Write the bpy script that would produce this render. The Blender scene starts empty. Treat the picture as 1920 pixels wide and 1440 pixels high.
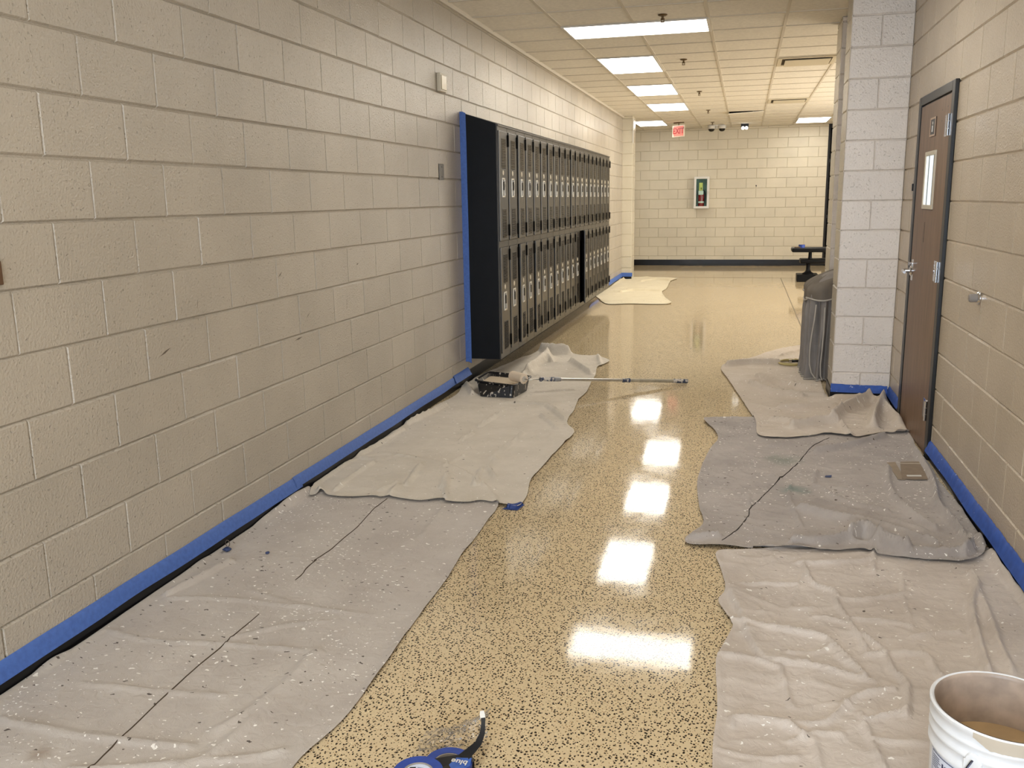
import bpy, bmesh, math, random
import numpy as np
from mathutils import Vector, Matrix, noise as mnoise
random.seed(7)
PI = math.pi
SC = bpy.context.scene
COL = SC.collection

# ------------------------------------------------------------------ helpers
def tag(o, label=None, cat=None, group=None, kind=None):
    if label: o['label'] = label
    if cat: o['category'] = cat
    if group: o['group'] = group
    if kind: o['kind'] = kind
    return o

def empty(name, loc=(0, 0, 0), rz=0.0):
    o = bpy.data.objects.new(name, None)
    o.location = loc
    o.rotation_euler = (0, 0, rz)
    o.empty_display_size = .1
    COL.objects.link(o)
    return o

def link_mesh(name, me, parent=None, mat=None):
    o = bpy.data.objects.new(name, me)
    COL.objects.link(o)
    if mat: me.materials.append(mat)
    if parent: o.parent = parent
    return o

class MB:
    """collects simple solids in one bmesh"""
    def __init__(s): s.bm = bmesh.new()
    def box(s, lo, hi, bevel=0.0, M=None):
        r = bmesh.ops.create_cube(s.bm, size=1)
        vs = r['verts']
        for v in vs:
            v.co = Vector(((v.co.x+.5)*(hi[0]-lo[0])+lo[0], (v.co.y+.5)*(hi[1]-lo[1])+lo[1], (v.co.z+.5)*(hi[2]-lo[2])+lo[2]))
        if bevel > 0:
            es = list({e for v in vs for e in v.link_edges})
            rb = bmesh.ops.bevel(s.bm, geom=es, offset=bevel, segments=2, affect='EDGES', profile=.6)
            vs = list({v for f in rb['faces'] for v in f.verts} | {v for v in vs if v.is_valid})
        if M is not None:
            for v in vs: v.co = M @ v.co
        return s
    def lathe(s, prof, seg=32, M=None, cap=False, arc=None):
        rows = []
        for r, z in prof:
            row = []
            n = seg
            for i in range(n):
                a = 2*PI*i/n
                row.append(s.bm.verts.new((r*math.cos(a), r*math.sin(a), z)))
            rows.append(row)
        for a, b in zip(rows[:-1], rows[1:]):
            for i in range(seg):
                j = (i+1) % seg
                s.bm.faces.new((a[i], a[j], b[j], b[i]))
        if cap:
            s.bm.faces.new(rows[0][::-1]); s.bm.faces.new(rows[-1])
        if M is not None:
            for row in rows:
                for v in row: v.co = M @ v.co
        return s
    def tube(s, pts, r, seg=10, closed=False, cap=True):
        pts = [Vector(p) for p in pts]
        n = len(pts); rows = []
        rr = r if isinstance(r, (list, tuple)) else [r]*n
        prev = None
        for i, p in enumerate(pts):
            if closed: t = pts[(i+1) % n]-pts[i-1]
            else: t = pts[min(i+1, n-1)]-pts[max(i-1, 0)]
            t.normalize()
            if prev is None:
                u = t.orthogonal().normalized()
            else:
                u = (prev - t*prev.dot(t))
                u = u.normalized() if u.length > 1e-6 else t.orthogonal().normalized()
            prev = u
            w = t.cross(u)
            rows.append([s.bm.verts.new(p+(u*math.cos(2*PI*k/seg)+w*math.sin(2*PI*k/seg))*rr[i]) for k in range(seg)])
        m = n if closed else n-1
        for i in range(m):
            a, b = rows[i], rows[(i+1) % n]
            for k in range(seg):
                j = (k+1) % seg
                s.bm.faces.new((a[k], a[j], b[j], b[k]))
        if cap and not closed:
            s.bm.faces.new(rows[0][::-1]); s.bm.faces.new(rows[-1])
        return s
    def poly(s, pts):
        s.bm.faces.new([s.bm.verts.new(p) for p in pts]); return s
    def prism(s, pts, d):
        """closed polygon (3-D points) extruded by the vector d"""
        d = Vector(d); pts = [Vector(p) for p in pts]
        a = [s.bm.verts.new(p) for p in pts]; b = [s.bm.verts.new(p+d) for p in pts]
        s.bm.faces.new(a[::-1]); s.bm.faces.new(b)
        n = len(a)
        for i in range(n):
            j = (i+1) % n
            s.bm.faces.new((a[i], a[j], b[j], b[i]))
        return s
    def build(s, name, mat=None, parent=None, smooth=False, angle=None):
        bmesh.ops.recalc_face_normals(s.bm, faces=s.bm.faces[:])
        me = bpy.data.meshes.new(name)
        if smooth:
            for f in s.bm.faces: f.smooth = True
            if angle:
                for e in s.bm.edges:
                    if len(e.link_faces) == 2 and e.calc_face_angle(0) > angle: e.smooth = False
        s.bm.to_mesh(me); s.bm.free()
        return link_mesh(name, me, parent, mat)

def text_mesh(name, body, size, mat, parent, M, depth=.0004, bold=0.0):
    cu = bpy.data.curves.new(name, 'FONT')
    cu.body = body; cu.size = size; cu.align_x = 'CENTER'; cu.align_y = 'CENTER'
    cu.extrude = depth; cu.offset = bold
    tmp = bpy.data.objects.new(name+'_tmp', cu)
    COL.objects.link(tmp)
    dg = bpy.context.evaluated_depsgraph_get()
    me = bpy.data.meshes.new_from_object(tmp.evaluated_get(dg))
    COL.objects.unlink(tmp); bpy.data.objects.remove(tmp)
    me.transform(M)
    me.materials.clear()
    return link_mesh(name, me, parent, mat)

def copy_tree(o, parent=None):
    c = o.copy(); COL.objects.link(c)
    if parent: c.parent = parent
    for ch in list(o.children): copy_tree(ch, c)
    return c

# ------------------------------------------------------------------ materials
def new_mat(name):
    m = bpy.data.materials.new(name); m.use_nodes = True
    nt = m.node_tree
    return m, nt, nt.nodes, nt.links, nt.nodes['Principled BSDF']

def lin(r, g, b):
    f = lambda c: (c/255/12.92) if c/255 <= .04045 else ((c/255+.055)/1.055)**2.4
    return (f(r), f(g), f(b), 1)

def plain(name, col, rough=.5, metal=0.0, noise=0.0, nscale=30, bump=0.0, bscale=200, spec=.5, coat=0.0):
    m, nt, N, L, P = new_mat(name)
    P.inputs['Base Color'].default_value = col
    P.inputs['Roughness'].default_value = rough
    P.inputs['Metallic'].default_value = metal
    P.inputs['Specular IOR Level'].default_value = spec
    P.inputs['Coat Weight'].default_value = coat
    tc = N.new('ShaderNodeTexCoord')
    nz = N.new('ShaderNodeTexNoise'); nz.inputs['Scale'].default_value = nscale; nz.inputs['Detail'].default_value = 4
    L.new(tc.outputs['Object'], nz.inputs['Vector'])
    mx = N.new('ShaderNodeMix'); mx.data_type = 'RGBA'; mx.blend_type = 'MULTIPLY'
    mx.inputs[0].default_value = noise
    mx.inputs[6].default_value = col
    rp = N.new('ShaderNodeValToRGB')
    rp.color_ramp.elements[0].color = (.25, .25, .25, 1); rp.color_ramp.elements[1].color = (1.4, 1.4, 1.4, 1)
    rp.color_ramp.elements[0].position = .3; rp.color_ramp.elements[1].position = .7
    L.new(nz.outputs[0], rp.inputs[0]); L.new(rp.outputs[0], mx.inputs[7]); L.new(mx.outputs[2], P.inputs['Base Color'])
    if bump > 0:
        n2 = N.new('ShaderNodeTexNoise'); n2.inputs['Scale'].default_value = bscale
        L.new(tc.outputs['Object'], n2.inputs['Vector'])
        b = N.new('ShaderNodeBump'); b.inputs['Strength'].default_value = 1; b.inputs['Distance'].default_value = bump
        L.new(n2.outputs[0], b.inputs['Height']); L.new(b.outputs[0], P.inputs['Normal'])
    return m

def speckled(name, col, rough, spot, lo, hi, scale=60, noise=.2, metal=0.0, second=None, stretch=(1, 1, 1)):
    """base colour with splashes of another colour (dried paint)"""
    m = plain(name, col, rough, metal, noise, 25)
    nt = m.node_tree; N, L = nt.nodes, nt.links; P = N['Principled BSDF']
    tc = N.new('ShaderNodeTexCoord'); mp = N.new('ShaderNodeMapping'); mp.inputs['Scale'].default_value = stretch
    L.new(tc.outputs['Object'], mp.inputs[0])
    nz = N.new('ShaderNodeTexNoise'); nz.inputs['Scale'].default_value = scale; nz.inputs['Detail'].default_value = 3
    L.new(mp.outputs[0], nz.inputs['Vector'])
    rp = N.new('ShaderNodeValToRGB'); rp.color_ramp.elements[0].position = lo; rp.color_ramp.elements[1].position = hi
    L.new(nz.outputs[0], rp.inputs[0])
    mx = N.new('ShaderNodeMix'); mx.data_type = 'RGBA'
    old = P.inputs['Base Color'].links[0].from_socket
    L.new(rp.outputs[0], mx.inputs[0]); L.new(old, mx.inputs[6]); mx.inputs[7].default_value = spot
    L.new(mx.outputs[2], P.inputs['Base Color'])
    return m

def cmu(name, col, rough=.22, tex=1.0, grain=1.0):
    """glossy paint rolled over concrete block; the joints are modelled in the wall mesh"""
    m, nt, N, L, P = new_mat(name)
    tc = N.new('ShaderNodeTexCoord')
    n0 = N.new('ShaderNodeTexNoise'); n0.inputs['Scale'].default_value = 2.2; n0.inputs['Detail'].default_value = 5
    L.new(tc.outputs['Object'], n0.inputs['Vector'])
    mr = N.new('ShaderNodeMapRange'); mr.inputs[1].default_value = .3; mr.inputs[2].default_value = .7; mr.inputs[3].default_value = .94; mr.inputs[4].default_value = 1.05
    L.new(n0.outputs[0], mr.inputs[0])
    ge = N.new('ShaderNodeNewGeometry')
    rv = N.new('ShaderNodeMapRange'); rv.inputs[3].default_value = .965; rv.inputs[4].default_value = 1.03; L.new(ge.outputs['Random Per Island'], rv.inputs[0])
    mm = N.new('ShaderNodeMath'); mm.operation = 'MULTIPLY'; L.new(mr.outputs[0], mm.inputs[0]); L.new(rv.outputs[0], mm.inputs[1])
    mu = N.new('ShaderNodeVectorMath'); mu.operation = 'SCALE'; mu.inputs[0].default_value = col[:3]
    L.new(mm.outputs[0], mu.inputs['Scale']); L.new(mu.outputs[0], P.inputs['Base Color'])
    P.inputs['Roughness'].default_value = rough
    P.inputs['Specular IOR Level'].default_value = .5
    n1 = N.new('ShaderNodeTexNoise'); n1.inputs['Scale'].default_value = 105*grain; n1.inputs['Detail'].default_value = 3; n1.inputs['Roughness'].default_value = .5
    L.new(tc.outputs['Object'], n1.inputs['Vector'])
    b2 = N.new('ShaderNodeBump'); b2.inputs['Strength'].default_value = 1; b2.inputs['Distance'].default_value = .0040*tex
    L.new(n1.outputs[0], b2.inputs['Height'])
    vo = N.new('ShaderNodeTexNoise'); vo.inputs['Scale'].default_value = 75; vo.inputs['Detail'].default_value = 2
    L.new(tc.outputs['Object'], vo.inputs['Vector'])
    pr = N.new('ShaderNodeMapRange'); pr.inputs[1].default_value = .66; pr.inputs[2].default_value = .72; pr.inputs[3].default_value = 0; pr.inputs[4].default_value = -1
    L.new(vo.outputs[0], pr.inputs[0])
    b3 = N.new('ShaderNodeBump'); b3.inputs['Strength'].default_value = 1; b3.inputs['Distance'].default_value = .0028*tex
    L.new(pr.outputs[0], b3.inputs['Height']); L.new(b2.outputs[0], b3.inputs['Normal'])
    L.new(b3.outputs[0], P.inputs['Normal'])
    return m

def blocks(bm, axis, plane, nrm, a0, a1, z1, phase, chip=.0052, bed=.0075, deep=.0090, solid=False):
    """lays 8 x 16 inch blocks with tooled joints on one face: axis = the horizontal axis the courses run along"""
    Bw, Ch = .4064, .2032
    def P(a, z, d):
        d = plane-nrm*d
        return (a, d, z) if axis == 0 else (d, a, z)
    r = 0
    while r*Ch < z1-.004:
        za, zb = r*Ch, min((r+1)*Ch, z1)
        edges = [a0]
        if not solid:
            k = math.floor((a0-phase)/Bw)-1
            off = 0 if r % 2 == 0 else Bw/2
            while True:
                e = phase+off+k*Bw; k += 1
                if e >= a1-.03: break
                if e > a0+.03: edges.append(e)
        edges.append(a1)
        for u, v in zip(edges[:-1], edges[1:]):
            j = lambda: random.uniform(-.0012, .0012)
            cj = chip*random.uniform(.85, 1.15)
            bj = bed*random.uniform(.85, 1.15)
            q = [(u+cj+j(), za+bj+j()), (v-cj+j(), za+bj+j()), (v-cj+j(), zb-bj+j()), (u+cj+j(), zb-bj+j())]
            o = [(u, za), (v, za), (v, zb), (u, zb)]
            dz = random.uniform(-.0006, .0006)
            iv = [bm.verts.new(P(x, z, dz)) for x, z in q]; ov = [bm.verts.new(P(x, z, deep)) for x, z in o]
            f = [bm.faces.new(iv)]
            for t in range(4): f.append(bm.faces.new((ov[t], ov[(t+1) % 4], iv[(t+1) % 4], iv[t])))
            for ff in f:
                ff.normal_update()
                n = ff.normal; c = n[1] if axis == 0 else n[0]
                if c*nrm < 0: ff.normal_flip()
        r += 1

def terrazzo():
    m, nt, N, L, P = new_mat('speckled_epoxy_floor')
    tc = N.new('ShaderNodeTexCoord')
    ds = N.new('ShaderNodeTexNoise'); ds.inputs['Scale'].default_value = 130; L.new(tc.outputs['Object'], ds.inputs['Vector'])
    va = N.new('ShaderNodeVectorMath'); va.operation = 'MULTIPLY_ADD'; va.inputs[1].default_value = (.008, .008, .0)
    L.new(ds.outputs['Color'], va.inputs[0]); L.new(tc.outputs['Object'], va.inputs[2])
    def chips(scale, keep, size, seedoff):
        mp = N.new('ShaderNodeMapping'); mp.inputs['Location'].default_value = seedoff; mp.inputs['Scale'].default_value = (scale, scale*.8, 0)
        mp.inputs['Rotation'].default_value = (0, 0, seedoff[0])
        L.new(va.outputs[0], mp.inputs[0])
        vo = N.new('ShaderNodeTexVoronoi'); vo.voronoi_dimensions = '2D'; vo.inputs['Scale'].default_value = 1
        L.new(mp.outputs[0], vo.inputs['Vector'])
        sc = N.new('ShaderNodeSeparateColor'); L.new(vo.outputs['Color'], sc.inputs[0])
        rr = N.new('ShaderNodeMath'); rr.operation = 'MULTIPLY_ADD'; rr.inputs[1].default_value = size; rr.inputs[2].default_value = size*.35
        L.new(sc.outputs[1], rr.inputs[0])
        lt = N.new('ShaderNodeMath'); lt.operation = 'LESS_THAN'; L.new(vo.outputs['Distance'], lt.inputs[0]); L.new(rr.outputs[0], lt.inputs[1])
        kp = N.new('ShaderNodeMath'); kp.operation = 'LESS_THAN'; kp.inputs[1].default_value = keep; L.new(sc.outputs[0], kp.inputs[0])
        an = N.new('ShaderNodeMath'); an.operation = 'MULTIPLY'; L.new(lt.outputs[0], an.inputs[0]); L.new(kp.outputs[0], an.inputs[1])
        return an.outputs[0]
    n0 = N.new('ShaderNodeTexNoise'); n0.inputs['Scale'].default_value = 1.3; n0.inputs['Detail'].default_value = 6
    L.new(tc.outputs['Object'], n0.inputs['Vector'])
    base = N.new('ShaderNodeMix'); base.data_type = 'RGBA'
    base.inputs[6].default_value = FLOOR_A; base.inputs[7].default_value = FLOOR_B
    L.new(n0.outputs[0], base.inputs[0])
    cur = base.outputs[2]
    for col, out in ((lin(140, 108, 66), chips(140, .25, .20, (5.3, 1.1, 0))), (lin(222, 205, 165), chips(100, .22, .22, (2.1, 7.7, 0))), (lin(28, 20, 12), chips(114, .72, .30, (0.4, 3.2, 0)))):
        mx = N.new('ShaderNodeMix'); mx.data_type = 'RGBA'
        L.new(out, mx.inputs[0]); L.new(cur, mx.inputs[6]); mx.inputs[7].default_value = col
        cur = mx.outputs[2]
    L.new(cur, P.inputs['Base Color'])
    n3 = N.new('ShaderNodeTexNoise'); n3.inputs['Scale'].default_value = 9; n3.inputs['Detail'].default_value = 5
    L.new(tc.outputs['Object'], n3.inputs['Vector'])
    mr = N.new('ShaderNodeMapRange'); mr.inputs[1].default_value = .3; mr.inputs[2].default_value = .75; mr.inputs[3].default_value = .05; mr.inputs[4].default_value = .10
    L.new(n3.outputs[0], mr.inputs[0]); L.new(mr.outputs[0], P.inputs['Roughness'])
    P.inputs['Specular IOR Level'].default_value = .42
    b = N.new('ShaderNodeBump'); b.inputs['Strength'].default_value = 1; b.inputs['Distance'].default_value = .00012
    n4 = N.new('ShaderNodeTexNoise'); n4.inputs['Scale'].default_value = 14; n4.inputs['Detail'].default_value = 2
    L.new(tc.outputs['Object'], n4.inputs['Vector'])
    L.new(n4.outputs[0], b.inputs['Height']); L.new(b.outputs[0], P.inputs['Normal'])
    return m

def canvas(name, a, b_, white=.5, dark=.4, stain=None):
    """cotton drop cloth: mottled, woven, with dried paint drips"""
    m, nt, N, L, P = new_mat(name)
    tc = N.new('ShaderNodeTexCoord')
    n0 = N.new('ShaderNodeTexNoise'); n0.inputs['Scale'].default_value = 3.5; n0.inputs['Detail'].default_value = 8; n0.inputs['Roughness'].default_value = .65
    L.new(tc.outputs['Object'], n0.inputs['Vector'])
    rp = N.new('ShaderNodeValToRGB'); rp.color_ramp.elements[0].position = .35; rp.color_ramp.elements[1].position = .65
    rp.color_ramp.elements[0].color = a; rp.color_ramp.elements[1].color = b_
    L.new(n0.outputs[0], rp.inputs[0])
    cur = rp.outputs[0]
    if stain:
        for (x, y, r, col) in stain:
            gd = N.new('ShaderNodeVectorMath'); gd.operation = 'DISTANCE'; gd.inputs[1].default_value = (x, y, .02)
            nd = N.new('ShaderNodeTexNoise'); nd.inputs['Scale'].default_value = 18; L.new(tc.outputs['Object'], nd.inputs['Vector'])
            ma = N.new('ShaderNodeVectorMath'); ma.operation = 'MULTIPLY_ADD'; ma.inputs[1].default_value = (r*1.2, r*1.2, 0)
            L.new(nd.outputs['Color'], ma.inputs[0]); L.new(tc.outputs['Object'], ma.inputs[2])
            sb = N.new('ShaderNodeVectorMath'); sb.operation = 'SUBTRACT'; sb.inputs[1].default_value = (r*.6, r*.6, 0)
            L.new(ma.outputs[0], sb.inputs[0]); L.new(sb.outputs[0], gd.inputs[0])
            mr = N.new('ShaderNodeMapRange'); mr.inputs[1].default_value = r; mr.inputs[2].default_value = 0; mr.inputs[3].default_value = 0; mr.inputs[4].default_value = .75
            L.new(gd.outputs['Value'], mr.inputs[0])
            mx = N.new('ShaderNodeMix'); mx.data_type = 'RGBA'; L.new(mr.outputs[0], mx.inputs[0]); L.new(cur, mx.inputs[6]); mx.inputs[7].default_value = col
            cur = mx.outputs[2]
    def spots(scale, keep, size, off, stretch):
        ds = N.new('ShaderNodeTexNoise'); ds.inputs['Scale'].default_value = 45; L.new(tc.outputs['Object'], ds.inputs['Vector'])
        va = N.new('ShaderNodeVectorMath'); va.operation = 'MULTIPLY_ADD'; va.inputs[1].default_value = (.03, .03, 0)
        L.new(ds.outputs['Color'], va.inputs[0]); L.new(tc.outputs['Object'], va.inputs[2])
        mp = N.new('ShaderNodeMapping'); mp.inputs['Location'].default_value = off; mp.inputs['Rotation'].default_value = (0, 0, off[1]); mp.inputs['Scale'].default_value = (scale*stretch, scale, 0)
        L.new(va.outputs[0], mp.inputs[0])
        vo = N.new('ShaderNodeTexVoronoi'); vo.voronoi_dimensions = '2D'; vo.inputs['Scale'].default_value = 1; L.new(mp.outputs[0], vo.inputs['Vector'])
        sc = N.new('ShaderNodeSeparateColor'); L.new(vo.outputs['Color'], sc.inputs[0])
        big = N.new('ShaderNodeTexNoise'); big.inputs['Scale'].default_value = 2.6; big.inputs['Detail'].default_value = 2
        mo = N.new('ShaderNodeVectorMath'); mo.inputs[1].default_value = off; L.new(tc.outputs['Object'], mo.inputs[0]); L.new(mo.outputs[0], big.inputs['Vector'])
        kk = N.new('ShaderNodeMapRange'); kk.inputs[1].default_value = .40; kk.inputs[2].default_value = .68; kk.inputs[3].default_value = 0; kk.inputs[4].default_value = keep
        L.new(big.outputs[0], kk.inputs[0])
        rr = N.new('ShaderNodeMath'); rr.operation = 'MULTIPLY_ADD'; rr.inputs[1].default_value = size; rr.inputs[2].default_value = size*.25
        L.new(sc.outputs[1], rr.inputs[0])
        lt = N.new('ShaderNodeMath'); lt.operation = 'LESS_THAN'; L.new(vo.outputs['Distance'], lt.inputs[0]); L.new(rr.outputs[0], lt.inputs[1])
        kp = N.new('ShaderNodeMath'); kp.operation = 'LESS_THAN'; L.new(sc.outputs[0], kp.inputs[0]); L.new(kk.outputs[0], kp.inputs[1])
        an = N.new('ShaderNodeMath'); an.operation = 'MULTIPLY'; L.new(lt.outputs[0], an.inputs[0]); L.new(kp.outputs[0], an.inputs[1])
        return an.outputs[0]
    for col, out in ((lin(82, 72, 62), spots(38, dark, .11, (3.1, .7, 0), .5)), (lin(236, 231, 222), spots(30, white, .12, (8.2, 2.4, 0), .6)), (lin(240, 236, 228), spots(70, white*.7, .17, (1.2, 5.4, 0), .7))):
        mx = N.new('ShaderNodeMix'); mx.data_type = 'RGBA'; L.new(out, mx.inputs[0]); L.new(cur, mx.inputs[6]); mx.inputs[7].default_value = col
        cur = mx.outputs[2]
    L.new(cur, P.inputs['Base Color'])
    P.inputs['Roughness'].default_value = .9
    P.inputs['Specular IOR Level'].default_value = .25
    P.inputs['Sheen Weight'].default_value = .15
    n1 = N.new('ShaderNodeTexNoise'); n1.inputs['Scale'].default_value = 26; n1.inputs['Detail'].default_value = 6; n1.inputs['Distortion'].default_value = .8
    L.new(tc.outputs['Object'], n1.inputs['Vector'])
    b1 = N.new('ShaderNodeBump'); b1.inputs['Distance'].default_value = .006; b1.inputs['Strength'].default_value = 1; L.new(n1.outputs[0], b1.inputs['Height'])
    n2 = N.new('ShaderNodeTexNoise'); n2.inputs['Scale'].default_value = 420
    L.new(tc.outputs['Object'], n2.inputs['Vector'])
    b2 = N.new('ShaderNodeBump'); b2.inputs['Distance'].default_value = .0008; b2.inputs['Strength'].default_value = 1; L.new(n2.outputs[0], b2.inputs['Height']); L.new(b1.outputs[0], b2.inputs['Normal'])
    L.new(b2.outputs[0], P.inputs['Normal'])
    return m

def emissive(name, col, s):
    m, nt, N, L, P = new_mat(name)
    P.inputs['Base Color'].default_value = (.8, .8, .8, 1)
    P.inputs['Emission Color'].default_value = col; P.inputs['Emission Strength'].default_value = s
    tc = N.new('ShaderNodeTexCoord'); nz = N.new('ShaderNodeTexNoise'); nz.inputs['Scale'].default_value = 90
    L.new(tc.outputs['Object'], nz.inputs['Vector'])
    b = N.new('ShaderNodeBump'); b.inputs['Distance'].default_value = .001; L.new(nz.outputs[0], b.inputs['Height']); L.new(b.outputs[0], P.inputs['Normal'])
    return m

def film(name, tint, glossy=.35, rough=.12, haze=.06):
    m, nt, N, L, P = new_mat(name)
    N.remove(P)
    out = N['Material Output']
    tr = N.new('ShaderNodeBsdfTransparent'); tr.inputs[0].default_value = tint
    gl = N.new('ShaderNodeBsdfGlossy'); gl.inputs['Roughness'].default_value = rough; gl.inputs[0].default_value = (1, 1, 1, 1)
    fr = N.new('ShaderNodeLayerWeight'); fr.inputs[0].default_value = glossy
    tc = N.new('ShaderNodeTexCoord'); nz = N.new('ShaderNodeTexNoise'); nz.inputs['Scale'].default_value = 60; L.new(tc.outputs['Object'], nz.inputs['Vector'])
    b = N.new('ShaderNodeBump'); b.inputs['Distance'].default_value = .003; L.new(nz.outputs[0], b.inputs['Height'])
    L.new(b.outputs[0], gl.inputs['Normal'])
    cl = N.new('ShaderNodeMath'); cl.operation = 'MULTIPLY'; cl.inputs[1].default_value = .75; cl.use_clamp = True; L.new(fr.outputs['Fresnel'], cl.inputs[0])
    mx = N.new('ShaderNodeMixShader'); L.new(cl.outputs[0], mx.inputs[0]); L.new(tr.outputs[0], mx.inputs[1]); L.new(gl.outputs[0], mx.inputs[2])
    df = N.new('ShaderNodeBsdfTranslucent'); df.inputs[0].default_value = (.9, .9, .92, 1)
    m2 = N.new('ShaderNodeMixShader'); m2.inputs[0].default_value = haze; L.new(mx.outputs[0], m2.inputs[1]); L.new(df.outputs[0], m2.inputs[2])
    L.new(m2.outputs[0], out.inputs['Surface'])
    return m

def wood():
    m, nt, N, L, P = new_mat('dark_walnut_veneer')
    tc = N.new('ShaderNodeTexCoord'); mp = N.new('ShaderNodeMapping'); mp.inputs['Scale'].default_value = (30, 30, 1.4); L.new(tc.outputs['Object'], mp.inputs[0])
    nz = N.new('ShaderNodeTexNoise'); nz.inputs['Scale'].default_value = 2.2; nz.inputs['Detail'].default_value = 7; nz.inputs['Distortion'].default_value = .6
    L.new(mp.outputs[0], nz.inputs['Vector'])
    rp = N.new('ShaderNodeValToRGB'); e = rp.color_ramp.elements
    e[0].position = .3; e[0].color = lin(90, 66, 48); e[1].position = .72; e[1].color = lin(134, 104, 78)
    L.new(nz.outputs[0], rp.inputs[0]); L.new(rp.outputs[0], P.inputs['Base Color'])
    P.inputs['Roughness'].default_value = .42
    return m
# ------------------------------------------------------------------ measured floor outlines (metres)
OUTLINE={
'D':[(0.046,-1.04),(0.002,-0.45),(0.007,-0.245),(0.018,-0.104),(0.014,0.129),(0.011,0.332),(-0.021,0.566),(-0.034,0.905),(-0.049,1.159),(-0.063,1.337),(-0.039,1.675),(-0.015,2.043),(0.15,2.277),(0.591,2.142),(0.852,1.894),(1.039,1.581),(1.054,1.337),(1.062,1.11),(1.064,0.851),(1.077,0.672),(1.08,0.413),(1.085,0.192),(1.095,-0.012),(1.097,-0.168),(1.094,-0.355),(1.063,-0.516),(1.06,-0.607),(1.057,-0.861),(1.069,-1.162)],
'E':[(0.066,1.486),(-0.03,1.668),(-0.071,1.804),(-0.062,1.933),(-0.019,2.273),(-0.016,2.55),(0.009,2.897),(0.033,3.409),(0.071,3.914),(0.005,4.259),(-0.005,4.218),(0.048,4.835),(0.112,5.126),(0.169,5.615),(0.244,5.815),(0.296,6.224),(0.346,6.027),(0.551,5.912),(0.729,5.821),(0.854,5.841),(0.914,5.757),(1.009,5.593),(0.985,5.395),(0.949,5.264),(0.992,4.881),(1.009,4.563),(1.033,4.177),(1.018,3.936),(1.05,3.56),(1.051,3.386),(1.078,3.173),(1.16,2.986),(1.141,2.642),(1.128,2.335),(1.116,1.967),(1.15,1.736),(1.157,1.636),(1.148,1.528),(1.062,1.539),(0.954,1.575),(0.897,1.531),(0.79,1.52),(0.758,1.554),(0.634,1.508),(0.48,1.539),(0.438,1.519),(0.396,1.532),(0.298,1.491),(0.165,1.495),(0.109,1.549),(0.098,1.481)],
'C':[(2.011,5.339),(2.061,5.625),(2.275,5.956),(2.564,6.543),(2.805,6.7),(2.86,6.3),(2.80,4.95),(2.795,4.36),(2.83,4.27),(3.0,4.272),(3.19,4.265),(3.20,3.861),(3.212,3.496),(3.222,3.354),(3.151,3.317),(3.039,3.295),(2.893,3.175),(2.829,3.186),(2.699,3.206),(2.502,3.077),(2.302,3.084),(2.283,3.472),(2.223,3.91),(2.139,4.483),(2.074,4.926)],
'B':[(1.952,3.517),(2.272,3.604),(2.658,3.758),(3.126,3.683),(3.229,3.332),(3.184,2.993),(3.196,2.61),(3.185,2.304),(3.21,2.04),(3.225,1.801),(3.23,1.585),(3.197,1.445),(3.145,1.309),(3.068,1.243),(2.925,1.232),(2.77,1.249),(2.679,1.282),(2.527,1.249),(2.337,1.23),(2.183,1.218),(1.995,1.211),(1.966,1.295),(2.031,1.476),(2.003,1.706),(1.974,2.09),(1.988,2.442),(2.017,2.765),(2.054,2.991),(2.024,3.221)],
'A':[(2.098,1.121),(2.146,1.189),(2.301,1.242),(2.575,1.38),(2.853,1.399),(3.064,1.443),(3.164,1.387),(3.222,1.438),(3.206,1.214),(3.207,0.941),(3.211,0.605),(3.228,0.207),(3.165,-0.203),(3.031,-0.476),(2.669,-0.534),(2.141,-0.629),(2.135,-0.344),(2.133,-0.217),(2.139,-0.04),(2.127,0.201),(2.135,0.294),(2.174,0.476),(2.167,0.528),(2.121,0.681),(2.144,0.786),(2.123,0.981)],
'F':[(-0.084,10.666),(-0.026,11.046),(0.152,10.556),(0.342,10.063),(0.632,10.136),(1.193,10.199),(1.064,10.968),(0.939,11.839),(0.967,12.382),(0.927,13.717),(0.987,14.338),(0.444,14.52),(0.147,14.501),(-0.066,14.787),(-0.047,12.881),(-0.069,11.435)],
}
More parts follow.
